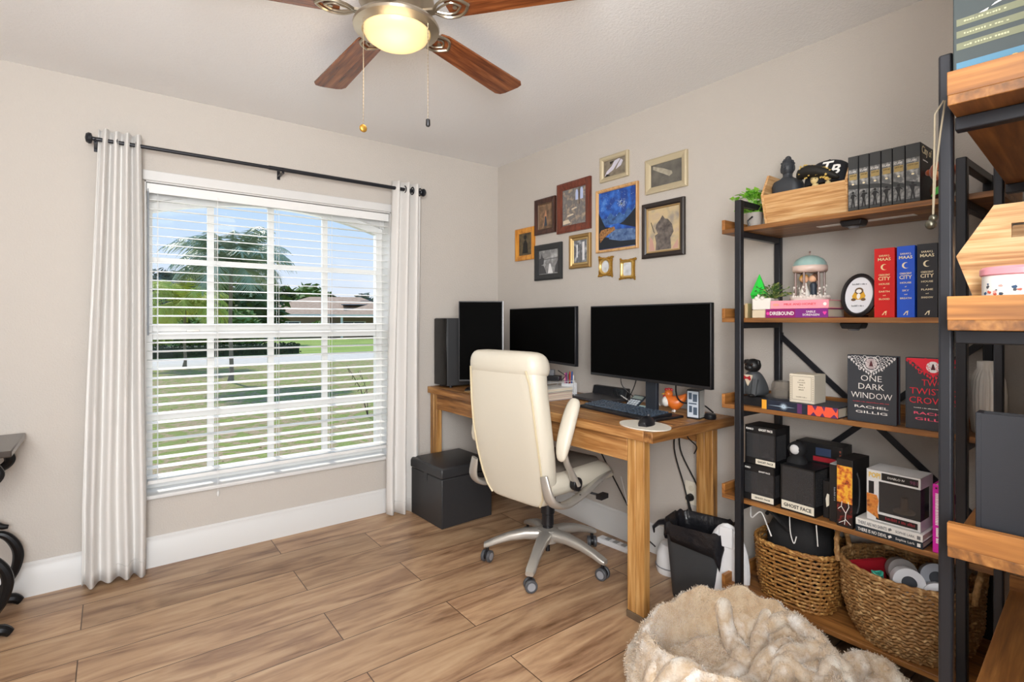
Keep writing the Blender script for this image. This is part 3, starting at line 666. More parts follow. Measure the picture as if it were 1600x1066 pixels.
cl_ = thing('calculator', 'small dark calculator leaning up behind the keyboard', 'calculator', (2.12, 1.78, DZ), -95)
MM = Matrix.Rotation(math.radians(35), 4, 'X'); q = MB(); q.M = MM; q.box(-.04, .04, 0, .10, 0, .008); q.build('body', mat('calc_navy', '#2a3440', .4), cl_, bevel=.002)
q = MB(); q.M = MM
for i in range(4):
    for j in range(4): q.box(-.034+i*.018, -.021+i*.018, .008+j*.014, .018+j*.014, .008, .0105)
q.build('buttons', mat('key_pale', '#c9d2da', .4), cl_)
q = MB(); q.M = MM; q.box(-.034, .034, .07, .092, .008, .009); q.build('display', mat('lcd', '#8c9a94', .2), cl_)

def cable(pts, r, m, label, name='power_cable', cat='cable', group=None, sub=6):
    P = [Vector(p) for p in pts]; Q = []
    for i in range(len(P)-1):
        a = P[max(i-1, 0)]; b = P[i]; c = P[i+1]; d = P[min(i+2, len(P)-1)]
        for k in range(sub):
            t = k/sub; Q.append(.5*((2*b)+(-a+c)*t+(2*a-5*b+4*c-d)*t*t+(-a+3*b-3*c+d)*t**3))
    Q.append(P[-1]); o = Q[0].copy()
    return one(MB().tube([q-o for q in Q], r, 6), name, m, label, cat, group, loc=tuple(o))
CB = mat('cable_black', '#141416', .5); CW = mat('cable_white', '#e4e2de', .5)
cable([(2.14, 1.73, 1.05), (2.16, 1.78, .93), (2.12, 1.80, .84), (2.2, 1.86, .818)], .0028, CB, 'thin black cable looping down behind the right monitor', group='cables behind the right monitor')
cable([(2.12, 1.83, 1.04), (2.15, 1.86, .93), (2.2, 1.82, .86), (2.27, 1.9, .818)], .0022, CB, 'thin black cable nearest the laptop below the right monitor', group='cables behind the right monitor')
cable([(2.13, 1.50, 1.02), (2.14, 1.515, .93), (2.15, 1.49, .88), (2.22, 1.43, .87), (2.27, 1.40, .83)], .004, CB, 'thick black cable hanging between chicken figurine and patterned box', group='cables behind the right monitor')
cable([(2.25, 1.95, .85), (2.22, 1.83, .83), (2.27, 1.76, .87), (2.24, 1.68, .83)], .003, CW, 'curled white cable on the desk below the right monitor')
cable([(2.3, 1.62, .765), (2.33, 1.66, .60), (2.33, 1.60, .42), (2.32, 1.56, .30)], .004, CB, 'left of two black cables dropping under the desk to the bin')
cable([(2.3, 1.60, .765), (2.34, 1.63, .60), (2.335, 1.53, .44), (2.33, 1.47, .30)], .004, CB, 'right of two black cables dropping under the desk to the bin')
cable([(2.05, 1.95, .62), (2.25, 1.98, .35), (2.30, 1.85, .12), (2.25, 1.72, .09)], .004, CB, 'black cable sagging beneath the desk behind the office chair')
cable([(2.25, 1.95, .40), (2.29, 1.93, .2), (2.26, 1.9, .02), (2.22, 1.99, .012)], .0025, CW, 'thin white cable curling to the floor behind the office chair')
cable([(2.27, 1.90, .36), (2.31, 1.86, .2), (2.28, 1.84, .05), (2.2, 1.88, .012)], .0025, CW, 'second thin white cable running down the wall behind the chair')
cable([(2.26, 1.50, .745), (2.24, 1.52, .70), (2.24, 1.47, .66), (2.25, 1.49, .62)], .003, CB, 'small black cable loop by the rear desk leg')
ps = thing('power_strip', 'white power strip lying on the floor under the desk', 'power strip', (2.24, 1.95, 0), 95)
MB().box(-.14, .14, -.025, .025, 0, .03).build('body', mat('white_plastic', '#e8e8ea', .35), ps, bevel=.004)
for i in range(4): MB().box(-.10+i*.055, -.072+i*.055, -.016, .016, .03, .0325).build('socket', mat('socket_grey', '#9b9b9b', .5), ps)
def outlet(label, y, z, plug):
    t = thing('wall_outlet', label, 'outlet', (XW, y, z), -90)
    MB().box(-.037, .037, -.006, 0, -.058, .058).build('plate', mat('outlet_ivory', '#e5decd', .4), t, bevel=.002)
    for s in (-.024, .024): MB().prism(disc(0, s, .015), 'y', -.008, -.005).build('socket', mat('outlet_ivory2', '#d6cdb9', .4), t)
    if plug:
        q = one(MB().cyl((-.032, 0, 0), (-.009, 0, 0), .017, .019, 14).tube([(-.03, 0, -.01), (-.032, -.01, -.04), (-.02, -.02, -.09)], .004, 6), 'power_plug', CB, 'round black power plug in the outlet beside the rear desk leg', 'plug', loc=(XW, y, z-.02))
outlet('ivory wall outlet with a black plug beside the rear desk leg', 1.575, .385, True)
outlet('ivory wall outlet under the far left end of the desk', 2.95, .40, False)

# ------------------------------------------------------------ ottoman
ot = thing('storage_ottoman', 'black faux leather storage cube with a padded lid by the window curtain', 'ottoman', (1.77, 2.975, 0), 2)
OB = mat('black_leatherette', '#2d2d2f', .42, bump=(120, .1, .002))
MB().box(-.19, .19, -.19, .19, 0, .30).build('cube_body', OB, ot, bevel=.006)
MB().loft([[(a*.195*k, b*.195*k, z) for a, b in ((-1, -1), (1, -1), (1, 1), (-1, 1))] for k, z in ((1, .302), (1.0, .345), (.97, .365), (.8, .374))]).build('lid', OB, ot, bevel=.008)
MB().box(-.1935, -.1905, -.02, .02, .26, .31).build('pull_tab', OB, ot)

# ------------------------------------------------------------ office chair
ch = thing('office_chair', 'cream leather swivel office chair with flip-up arms and silver five-star base', 'office chair', (1.82, 2.075, 0), 8)
def rrect(hx, hy, r, n=4):
    P = []
    for cx, cy, a0 in ((hx-r, hy-r, 0), (-hx+r, hy-r, PI/2), (-hx+r, -hy+r, PI), (hx-r, -hy+r, 3*PI/2)):
        for i in range(n+1): a = a0+PI/2*i/n; P.append((cx+r*math.cos(a), cy+r*math.sin(a)))
    return P
# backrest: lofted upward, leaning back, wrapped sides
def back_x(z): return -.235-.16*(z-.42)-.02*math.sin((z-.42)*5)
prof = [(.375, .13, .025), (.39, .185, .032), (.43, .215, .038), (.50, .235, .042), (.62, .246, .046), (.75, .248, .048), (.88, .243, .048), (.98, .236, .050), (1.04, .228, .056), (1.085, .215, .052), (1.108, .185, .034), (1.114, .15, .012)]
rg = []
for z, hw, ht in prof:
    x0 = back_x(z)+(.012 if z > 1 else 0)
    rg.append([(x0+p[0]+.10*(p[1]/.25)**2*.35, p[1], z) for p in rrect(ht, hw, min(ht, hw)*.8)])
bk = MB().loft(rg).build('backrest', LEATH, ch, subd=1, sharp=80)
# seam piping around the rear panel and headrest roll
for s in (-1, 1):
    sm = MB().tube([(back_x(z)-ht*.985+.035*((hw-ht*.72)/.25)**2, s*(hw-ht*.72), z) for z, hw, ht in prof[1:-3]], .005, 6); sm.build('seam_piping', mat('leather_seam', '#cdbf9f', .5), bk)
hr = []
for z, k, t_ in ((1.0, .90, .040), (1.008, 1.0, .058), (1.04, 1.03, .070), (1.085, 1.01, .066), (1.115, .92, .048), (1.124, .75, .018)):
    x0 = back_x(z)+.016; hr.append([(x0+p[0]+.035*(p[1]/.25)**2, p[1], z) for p in rrect(t_, .232*k, t_*.8)])
MB().loft(hr).build('headrest', LEATH, ch, subd=1, sharp=80)
# front cushions
cu = MB()
for z0_, z1_, hw in ((.55, .70, .20), (.71, .86, .205), (.87, 1.06, .20)):
    rr = []
    for i in range(7):
        t = i/6; z = z0_+(z1_-z0_)*t; h = .03*math.sin(PI*(.1+.8*t))**.6
        rr.append([(back_x(z)+.045+p[0]+.02, p[1], z) for p in rrect(h+.012, hw, .03)])
    cu.loft(rr)
cu.build('back_cushion', LEATH, ch, sharp=80)
# seat
rg = []
for i in range(13):
    t = i/12; x = -.235+.50*t; hw = .235+.015*math.sin(PI*t); e = 1 if t < .85 else 1-((t-.85)/.15)**2*.55; e0 = 1 if t > .06 else .7
    rg.append([(x, p[0], .485-.028*max(0, (t-.8)/.2)**2+p[1]) for p in rrect(hw*(.96+.04*e), .052*e*e0, .05*e*e0)])
MB().loft(rg).build('seat', LEATH, ch, sharp=80)
MB().loft([[(x+.02, y*w_, z) for x, y in rrect(.20-k, .20-k, .05)] for k, z, w_ in ((0, .525, 1), (.01, .545, 1), (.05, .556, 1), (.1, .56, 1))]).build('seat_shade_panel', LEATHD, ch, sharp=80)  # dark inset added on the cream seat, painting in shade under the desk
for s in (-1, 1):
    # curved side rail linking back and seat
    sr = MB().tube([(-.30, s*.235, .56), (-.292, s*.258, .47), (-.25, s*.262, .425), (-.17, s*.262, .408), (-.04, s*.262, .43), (.10, s*.260, .47), (.20, s*.255, .485)], [.022, .03, .036, .036, .03, .024, .012], 12, sq=.45, sm=4)
    o = sr.build('side_rail', SILV, ch, sharp=70)
    for x, z in ((-.24, .432), (-.08, .428), (.09, .468)): MB().cyl((x, s*.278, z), (x, s*.271, z), .009, n=12).build('bolt', PLAST, o)
    MB().cyl((-.125, s*.268, .50), (-.125, s*.298, .50), .031, n=22).build('hinge_cap', PLAST, ch, bevel=.003)
    sup = MB().tube([(-.125, s*.283, .495), (-.165, s*.286, .56), (-.205, s*.287, .62), (-.222, s*.287, .70)], [.026, .02, .018, .014], 12, sq=.55, sm=4); sup.build('arm_support', SILV, ch, sharp=70)
    P = [(-.246, .625), (-.244, .66), (-.226, .72), (-.202, .78), (-.174, .84), (-.150, .885), (-.140, .905)]; R_ = [.018, .032, .039, .041, .039, .035, .018]
    ap = MB().tube([(x, s*.292, z) for x, z in P], R_, 14, sq=.72); ap.build('arm_pad', LEATH, ch, subd=1, sharp=80)
MB().cyl((0, 0, .40), (0, 0, .33), .045, .04, 20).box(-.13, .13, -.10, .10, .40, .425).build('tilt_mechanism', PLAST, ch, bevel=.004)
MB().tube([(.0, -.04, .40), (.10, -.16, .385), (.13, -.24, .375)], .006, 8).box(.10, .16, -.27, -.235, .362, .385).build('height_lever', PLAST, ch)
MB().lathe([(.034, .345), (.036, .26), (.031, .255), (.032, .20), (.028, .195), (.028, .12)], 20).lathe([(.012, .12), (.012, .06)], 12).build('gas_column', PLAST, ch)
MB().lathe([(.03, .185), (.055, .178), (.062, .15), (.058, .115), (.03, .105)], 24).build('base_hub', SILV, ch)
for k in range(5):
    a = math.radians(134+72*k); ca_, sa = math.cos(a), math.sin(a); rr = []
    for (d, z, w_, h) in ((.04, .150, .034, .030), (.12, .150, .030, .026), (.20, .135, .026, .021), (.27, .112, .024, .017), (.315, .094, .025, .014), (.335, .088, .020, .010)):
        rr.append([(ca_*d-sa*p[0], sa*d+ca_*p[0], z+p[1]) for p in rrect(w_, h, h*.8)])
    MB().loft(rr).build('base_spoke', SILV, ch, sharp=60)
    cs = MB(); cx, cy = ca_*.318, sa*.318
    b_ = a+1.1+k; dx, dy = math.cos(b_), math.sin(b_)
    cs.cyl((cx, cy, .09), (cx, cy, .055), .009, n=8); cs.tube([(cx-dy*.006, cy+dx*.006, .034+.001), (cx+dy*.006, cy-dx*.006, .035)], .026, 14)
    wh = cs.build('caster', PLAST, ch)
    for s in (-1, 1): 
        MB().cyl((cx-dy*s*.008, cy+dx*s*.008, .031), (cx-dy*s*.024, cy+dx*s*.024, .031), .030, n=20).build('wheel', mat('caster_grey', '#4a4b4f', .4), wh, bevel=.003)
        MB().cyl((cx-dy*s*.022, cy+dx*s*.022, .031), (cx-dy*s*.0255, cy+dx*s*.0255, .031), .019, n=16).build('wheel_cap', mat('caster_pale', '#8d8f94', .4), wh)

# ------------------------------------------------------------ waste bin with liner, white lid
bn = thing('waste_bin', 'dark grey plastic waste bin with a black bag liner under the desk end', 'waste bin', (2.14, 1.385, 0), 12)
BG = mat('bin_grey', '#3b3c3e', .5)
rg = []
for z, k in ((0, .80), (.01, .82), (.30, 1.0), (.335, 1.02)): rg.append([(x*k, y*k, z) for x, y in rrect(.10, .135, .05, 6)])
for z, k in ((.335, .98), (.30, .95), (.02, .78)): rg.append([(x*k, y*k, z) for x, y in rrect(.10, .135, .05, 6)])
MB().loft(rg).build('bin_body', BG, bn)
LN = mat('bin_liner', '#1d1d21', .28, bump=(25, .6, .01)); lr = []
base = rrect(.10, .135, .05, 8); n = len(base)
rnd = random.Random(8)
for z, k in ((.20, .82), (.30, .92), (.345, .99), (.348, 1.05), (.325, 1.075), (.29, 1.08)):
    lr.append([(x*k*(1+.012*math.sin(i*2.3)), y*k*(1+.012*math.cos(i*1.9)), (z if z > .29 else z) - (0 if z > .3 and k < 1.06 else .0) - ((.05*max(0, math.sin(i*.55+3.6))+.07*max(0, math.cos((i-21)*.45))**6) if k > 1.06 else 0)+.006*math.sin(i*1.7)) for i, (x, y) in enumerate(base)])
MB().loft(lr, cap=False).build('bag_liner', LN, bn, sharp=80, solid=.0015)
MB().tube([(-.06, .13, .335), (-.075, .165, .325), (-.08, .19, .30), (-.085, .185, .275)], [.03, .026, .02, .008], 8, sq=.4).build('liner_corner', LN, bn, sharp=80)
wl = MB(); rr = []
for t_, w_ in ((0, .9), (.015, 1.0), (.03, .92), (.04, .7)): rr.append([(t_, y*w_, z*w_+.20) for y, z in [(.095*math.cos(a), .20*math.sin(a)) for a in [2*PI*i/28 for i in range(28)]]])
wl.loft(rr); wl.box(-.006, .004, -.03, .03, .30, .385)
one(wl, 'bin_lid', mat('white_plastic', '#e8e8ea', .35), 'white oval plastic lid leaning between the waste bin and the shelf post', 'lid', loc=(2.085, 1.225, .0), rz=8, bevel=.004)
ww = thing('router_box', 'small white appliance on the floor between desk leg and waste bin', 'appliance', (2.25, 1.62, 0), 0)
MB().lathe([(.07, 0), (.075, .02), (.07, .10), (.05, .14), (.01, .15)], 24).build('body', mat('white_plastic', '#e8e8ea', .35), ww)
MB().tube([(.076*math.cos(a), .076*math.sin(a), .035) for a in [2*PI*i/24 for i in range(24)]], .003, 5, closed=True).build('ring', mat('pen_grey', '#77797d', .5), ww)

# ------------------------------------------------------------ console table at left edge
ct = thing('console_table', 'black scrolled iron console table with a dark stone top at the left edge', 'console table', (-.75, 3.03, 0))
MB().box(-.44, .44, -.21, .21, .732, .757).build('table_top', mat('dark_stone', '#4a4039', .2, var=(14, '#2e2824')), ct, bevel=.004)
for sx in (-1, 1):
    for sy in (-1, 1):
        x0, y0_ = sx*.36, sy*.15; P = []
        for t in range(15):
            a = t/14*PI*1.25-.3; P.append((x0+sx*(.055*math.sin(a*1.0)+.0), y0_, .10+.30*(t/14)))
        lg = MB(); lg.tube([(x0-sx*.05, y0_, .73), (x0+sx*.01, y0_, .70), (x0+sx*.035, y0_, .66), (x0+sx*.02, y0_, .63), (x0-sx*.03, y0_, .60), (x0-sx*.08, y0_, .52), (x0-sx*.06, y0_, .42), (x0-sx*.0, y0_, .37), (x0+sx*.03, y0_, .36)], [.016, .018, .02, .018, .014, .013, .014, .014, .008], 10, sm=5)
        lg.tube([(x0-sx*.06, y0_, .34), (x0+sx*.01, y0_, .33), (x0+sx*.05, y0_, .28), (x0+sx*.062, y0_, .22), (x0+sx*.045, y0_, .15), (x0+sx*.0, y0_, .08), (x0-sx*.03, y0_, .05)], [.010, .016, .019, .020, .018, .014, .010], 10, sm=5)
        lg.tube([(x0-sx*.05, y0_, .03), (x0+sx*.0, y0_, .045), (x0+sx*.045, y0_, .04), (x0+sx*.07, y0_, .02)], [.014, .018, .022, .016], 10, sm=4)
        lg.build('leg', IRON, ct)
MB().box(-.38, .38, -.17, -.15, .70, .732).box(-.38, .38, .15, .17, .70, .732).build('rail', IRON, ct)

# ------------------------------------------------------------ bookshelves
SZ = [.165, .545, .921, 1.278, 1.647]
def shelf_unit(label, loc, rz, SZ=SZ, pw=.027):
    t = thing('bookshelf', label, 'bookshelf', loc, rz)
    for z in SZ:
        b_ = MB().box(-.435, .435, -.148, .148, z-.018, z).build('shelf_board', SHELF, t, bevel=.0015)
        for s in (-1, 1): MB().box(s*.435-(.014 if s > 0 else 0), s*.435+(0 if s > 0 else .014), -.1485, .1485, z-.0185 if z > 1.7 else z-.0005, z+.040).build('end_lip', SHELFE, b_, bevel=.001)
        MB().box(-.421, .421, .136, .148, z+.0005, z+.036).build('back_lip', SHELF, b_, bevel=.001)
    for sx in (-1, 1):
        for sy in (-1, 1): MB().cbox((sx*.35, sy*.1625, .877), pw, pw, 1.754).build('post', BLACK, t, bevel=.004)
        MB().cbox((sx*.35, 0, 1.7405), .025, .298, .024).build('top_crossbar', BLACK, t, bevel=.002)
        for z in SZ: MB().cbox((sx*.35, 0, z-.0305), .024, .298, .024).build('crossbar', BLACK, t, bevel=.002)
    # rear X brace
    for s in (-1, 1):
        q = MB(); q.loft([[(s*.34+a, (.168 if s > 0 else .1615)+b_, 1.20+c_) for a, b_, c_ in ((-.008*s, -.003, .008), (.008*s, -.003, -.008), (.008*s, .003, -.008), (-.008*s, .003, .008))], [(-s*.34+a, (.168 if s > 0 else .1615)+b_, .57+c_) for a, b_, c_ in ((-.008*s, -.003, .008), (.008*s, -.003, -.008), (.008*s, .003, -.008), (-.008*s, .003, .008))]])
        q.box(s*.34-.008, s*.34+.008, .158, .172, 1.19, 1.215); q.build('cross_brace', BLACK, t)
    return t
shelf_unit('tall black framed bookshelf with brown wooden shelves against the right wall', (2.182, .78, 0), -90)
SZ2 = [.165, .52, .885, 1.270, 1.652]
U2C = (1.4995+.076, .1253+.018); U2R = 184
shelf_unit('black framed bookshelf seen end-on at the right edge of the photo, nearest the camera', (U2C[0], U2C[1], 0), U2R, SZ2, .021)

def prints(t, name, m, polys, y0=-.0004):
    for p in polys:
        q = MB(); fl(q, p, y0, .0001); q.build(name, m, t)
def it(name, label, cat, X, Y, z, rz=-90, group=None): return thing(name, label, cat, (X, Y, z), rz, group)
def bookp(t, X, T, Zh, cov, mode, th=.003, pages=PAPER):
    """cover boards + page block. local x to the reader's right, y away, z up. mode: 'sv' spine to front standing, 'sh' spine to front lying, 'f' cover to front"""
    b = MB(); p = MB()
    if mode == 'sv':
        b.box(-X/2, X/2, 0, th, 0, Zh); b.box(-X/2, -X/2+th, th, T, 0, Zh); b.box(X/2-th, X/2, th, T, 0, Zh); p.box(-X/2+th, X/2-th, th, T-.004, .003, Zh-.004)
    elif mode == 'sh':
        b.box(-X/2, X/2, 0, th, 0, Zh); b.box(-X/2, X/2, th, T, 0, th); b.box(-X/2, X/2, th, T, Zh-th, Zh); p.box(-X/2+.003, X/2-.003, th, T-.004, th, Zh-th)
    else:
        b.box(-X/2, -X/2+th, 0, T, 0, Zh); b.box(-X/2+th, X/2, 0, th, 0, Zh); b.box(-X/2+th, X/2, T-th, T, 0, Zh); p.box(-X/2+th, X/2-.004, th, T-th, .003, Zh-.004)
    p.build('pages', pages, t); return b.build('cover', cov, t, bevel=.0008)

def marks(t, cx, cz, w_, h, m, n=5, y=-.001, mode='h', M=None, name='small_print', seed=1):
    """unreadably small print: a row of short strokes"""
    rnd = random.Random(seed); q = MB(); q.M = M; x = -w_/2; st = w_/(n*4)
    while x < w_/2-st:
        L = st*rnd.uniform(.5, .8); hh = h*rnd.choice((1, .8, 1, .6)); p = rect(x, x+L, -h/2, -h/2+hh)
        fl(q, [((cx+a, cz+b) if mode == 'h' else (cx+b, cz-a)) for a, b in p], y, y+.0008); x += st*(1 if rnd.random() < .85 else 1.8)
    return q.build(name, m, t)
FX = 2.050   # front line of things standing at the shelf edge
# ---- top shelf
z = SZ[4]
pt = it('potted_plant', 'small potted plant with lime green leaves at the left end of the top shelf', 'plant', 2.17, 1.145, z)
MB().lathe([(.026, 0), (.034, .07), (.036, .075), (.032, .075), (.030, .06), (.001, .06)], 20).build('pot', mat('grey_pot', '#a9a39c', .6), pt)
LF = mat('lime_leaf', '#a8e04a', .5, var=(30, '#6cc044')); 
def leafy(n, r, h, z0, s, seed, sx=1.0):
    rnd = random.Random(seed); q = MB()
    for k in range(n):
        a = rnd.uniform(0, 6.3); e = rnd.uniform(.2, 1.4); d = Vector((math.cos(a)*math.cos(e)*sx, math.sin(a)*math.cos(e), math.sin(e))); L = r*rnd.uniform(.6, 1.15)
        p1 = Vector((0, 0, z0)); p2 = p1+Vector((d.x*L*.5, d.y*L*.5, d.z*h*.6)); p3 = p1+Vector((d.x*L, d.y*L, d.z*h*.8))
        q.tube([p1, p2, p3], .001, 4)
        for i in range(7):
            c = p1.lerp(p2, i/6) if i < 3 else p2.lerp(p3, (i-2)/4); b_ = rnd.uniform(0, 6.3); u = Vector((math.cos(b_), math.sin(b_), rnd.uniform(-.2, .8))).normalized(); v = u.cross(Vector((0, 0, 1))).normalized()*s*.45
            q.add([c, c+u*s*.5+v, c+u*s*1.1, c+u*s*.5-v], [(0, 1, 2, 3)])
    return q
leafy(52, .115, .14, .06, .026, 5).build('leaves', LF, pt, shadeflat=True)
MB().tube([(0, -.035, .01), (-.01, -.04, .04), (.012, -.04, .055)], .0035, 6).build('pot_tie', PLAST, pt)

def crate(label, X, Y, z, rz, L=.31):
    t = it('wooden_crate', label, 'crate', X, Y, z, rz)   # local origin: centre
    hx = [(-.075, 0), (.075, 0), (.11, .118), (.058, .205), (-.058, .205), (-.11, .118)]
    hole = [(-.035, .145), (.035, .145), (.035, .17), (-.035, .17)]
    for s in (-1, 1):
        q = MB(); x0, x1 = (s*L/2-.009, s*L/2) if s > 0 else (s*L/2, s*L/2+.009)
        pieces = [[(-.075, .006), (.075, .006), (.11, .118), (.035, .145), (-.035, .145), (-.11, .118)], [(.11, .118), (.058, .205), (.035, .17), (.035, .145)], [(.058, .205), (-.058, .205), (-.035, .17), (.035, .17)], [(-.058, .205), (-.11, .118), (-.035, .145), (-.035, .17)]]
        for p in pieces: q.prism(p, 'x', x0, x1)
        q.build('end_panel', CRATEE, t)
    for s in (-1, 1):
        q = MB(); q.loft([[(x, s*(.072+.0), .006), (x, s*.106, .118), (x, s*.098, .120), (x, s*.064, .008)] for x in (-L/2+.009, L/2-.009)]); q.build('side_panel', CRATEW, t)
    MB().box(-L/2+.009, L/2-.009, -.066, .066, .006, .014).build('bottom_panel', CRATEW, t)
    for sx in (-1, 1):
        for sy in (-1, 1): MB().cyl((sx*(L/2-.02), sy*.05, 0), (sx*(L/2-.02), sy*.05, .006), .006, n=10).build('foot', mat('crate_foot', '#8a5c33', .6), t)
    return t
crate('light wooden crate holding a cap and a dark statue on the top shelf', 2.165, .905, z, -90)
# statue
stt = it('statue', 'dark grey stone bust of a meditating figure in the crate', 'statue', 2.13, .990, z+.014)
STN = mat('dark_stone_statue', '#33363b', .5, bump=(80, .4, .003))
q = MB(); rr = []
for zz_, hx_, hy_ in ((0, .05, .035), (.06, .05, .035), (.10, .054, .034), (.14, .057, .034), (.157, .050, .030), (.167, .026, .022), (.176, .016, .016), (.186, .016, .017)): rr.append([(p[0], p[1], zz_) for p in rrect(hx_, hy_, min(hx_, hy_)*.8)])
q.loft(rr).build('torso', STN, stt, sharp=80)
hd_ = MB().sphere((0, 0, .212), .027, 18, 14, .92, 1, 1.28).sphere((0, .004, .247), .012, 12, 8)
rndh = random.Random(2)
for i in range(60):
    a = rndh.uniform(0, 6.3); e = rndh.uniform(.35, 1.5); d = Vector((math.cos(a)*math.cos(e)*.92, math.sin(a)*math.cos(e), math.sin(e)*1.28))*.027
    if d.y < -.012 and d.z < .022: continue
    hd_.sphere((d.x, d.y, .212+d.z), .004, 6, 4)
for s in (-1, 1): hd_.sphere((s*.025, 0, .207), .006, 8, 6, .5, 1, 2.2)
hd_.prism([(-.003, .216), (.003, .216), (.0045, .204), (-.0045, .204)], 'y', -.031, -.022)
for s in (-1, 1): hd_.sphere((s*.010, -.0235, .217), .0045, 8, 5, 1.3, .5, .5)
hd_.sphere((0, -.0245, .198), .005, 8, 5, 1.4, .5, .5)
hd_.build('head', STN, stt, sharp=80)
# cap
cp = it('baseball_cap', 'black baseball cap with white letters propped in the crate', 'cap', 2.15, .845, z+.10, -80)
CAPM = mat('cap_black', '#16181f', .8, bump=(400, .2, .001)); q = MB(); rr = []
for i in range(9):
    e = i/8*PI/2*.98; rr.append([(.085*math.cos(e)**.75*math.cos(a), .075*math.cos(e)**.75*math.sin(a), .03+.092*math.sin(e)) for a in [2*PI*j/28 for j in range(28)]])
q.loft(rr).sphere((0, 0, .122), .006, 8, 5); q.build('crown', CAPM, cp, sharp=80)
Mt = Matrix.Translation((.018, -.0685, .078)) @ Matrix.Rotation(math.radians(-22), 4, 'X')
lettering(cp, 'T', -.010, .008, .042, WHITE, M=Mt, bold=.02, shear=.25); lettering(cp, 'B', .014, -.010, .042, WHITE, M=Mt, bold=.02, shear=.25)
q = MB().tube([(-.060, .0, .012), (-.045, -.004, .026), (-.02, -.008, .030), (.015, -.008, .022), (.05, -.004, .006), (.078, 0, -.012)], [.012, .028, .031, .028, .020, .006], 16, sq=.75, sm=3)
bo_ = q.build('brim', mat('roll_black', '#15130d', .7), cp, sharp=80)
q = MB(); rnd = random.Random(4)
for i in range(34):
    t = rnd.random(); x = -.05+.105*t; a = rnd.uniform(.2, 2.7); r_ = .0295-.008*t; cz = .029-.030*t*t
    q.M = Matrix.Translation((x, -.007-r_*math.sin(a)*.80, cz+r_*math.cos(a)*1.0)) @ Matrix.Rotation(PI/2-a+PI/2, 4, 'X')
    q.prism([(.0055*math.cos(PI/2+PI*j/5)*(1 if j % 2 == 0 else .42), .0055*math.sin(PI/2+PI*j/5)*(1 if j % 2 == 0 else .42)) for j in range(10)], 'z', -.002, .0016)
q.M = None; so_ = q.build('gold_stars', mat('gold_print', '#e0bf68', .4), bo_)
bo_.matrix_local = Matrix.Translation((-.030, -.072, .046)) @ Matrix.Rotation(math.radians(-12), 4, 'Z')
for i, (yy, s) in enumerate(((.868, 1), (.825, .82))):
    g_ = it('toy_figure', ('larger' if i == 0 else 'smaller')+' pale wooden head figure peeking over the crate front', 'figurine', 2.085, yy, z+.132)
    MB().sphere((0, 0, .012), .017*s, 14, 10).sphere((-.012*s, 0, .026*s), .006*s, 8, 6).sphere((.012*s, 0, .026*s), .006*s, 8, 6).build('head', mat('pale_toy', '#dcc48a', .5), g_)
    MB().lathe([(.014*s, -.05), (.016*s, -.02), (.009*s, 0)], 12).build('body', mat('pale_toy', '#dcc48a', .5), g_)
    q = MB(); [q.sphere((sx*.006*s, -.0155*s, .014), .002*s, 6, 4) for sx in (-1, 1)]; q.build('eyes', BLK, g_)

# six grey illustrated paperbacks
BKS = mat('grey_print_spine', '#8f8f8c', .5, var=(35, '#c9c8c3', (.5, '#5a5b5c')), bump=None)
edges = [.742, .709, .677, .643, .611, .576, .535]
for i in range(6):
    a, b_ = edges[i], edges[i+1]; w_ = a-b_-.0015; h = .187
    t = it('illustrated_book', 'grey illustrated paperback, '+('leftmost of the six beside the crate', 'second of the six from the crate', 'third of the six from the crate', 'fourth of the six from the crate', 'fifth of the six from the crate', 'rightmost of the six with its black front cover showing')[i], 'book', FX-.015, (a+b_)/2, z, -90, 'illustrated paperbacks on the top shelf')
    bookp(t, w_, .135, h, mat('black_cover', '#1a1a1d', .45), 'sv')
    q = MB(); x0, x1 = -w_/2+.002, w_/2-.002; fl(q, rect(x0, x1, .002, h-.002)); q.build('spine_art', BKS, t)
    za = .075-.004*i; zb_ = za-.003*(1 if i < 3 else 3)
    prints(t, 'dark_band', mat('spine_dark', '#343637', .5), [rect(x0, x1, h-.045, h-.002), [(x0, za), (x1, zb_), (x1, zb_+.014), (x0, za+.016)], rect(x0, x1, .002, .012)], -.0007)
    q = MB(); cx = 0; zf = .008
    fl(q, [(cx-.007, zf), (cx-.0035, zf), (cx, zf+.02), (cx+.0035, zf), (cx+.007, zf), (cx+.003, zf+.026), (cx+.005, zf+.042), (cx+.010, zf+.036+.006*(i % 2)), (cx+.011, zf+.040+.006*(i % 2)), (cx+.003, zf+.048), (cx-.004, zf+.048), (cx-.010, zf+.030+.004*i), (cx-.006, zf+.036), (cx-.003, zf+.026)], -.0011, 0); fl(q, disc(cx, zf+.053, .0042, n=12), -.0011, 0)
    q.build('figure_print', BLK, t)
    lettering(t, 'CLARE', 0, h-.054, .0065, WHITE, y=-.0012, width=min(.021, w_-.008))
    q = MB(); fl(q, rect(x0+.002, x1-.002, h-.082, h-.062), -.0008, 0); q.build('title_block', mat('mustard_print', '#a58d55', .5), t)
    lettering(t, 'CITY OF', 0, h-.068, .005, BLK, y=-.0014, width=w_-.012); q = MB(); fl(q, disc(0, h-.097, .004, .003), -.0009, 0); q.build('emblem', CREAM, t)
    if i == 5:
        Mc = Matrix.Translation((w_/2+.0008, .0, 0)) @ Matrix.Rotation(PI/2, 4, 'Z')
        lettering(t, 'City of', .062, h-.024, .026, CREAM, y=0, width=.10, M=Mc, name='cover_title', bold=.01); marks(t, .05, h-.052, .05, .004, WHITE, 4, y=0, M=Mc)
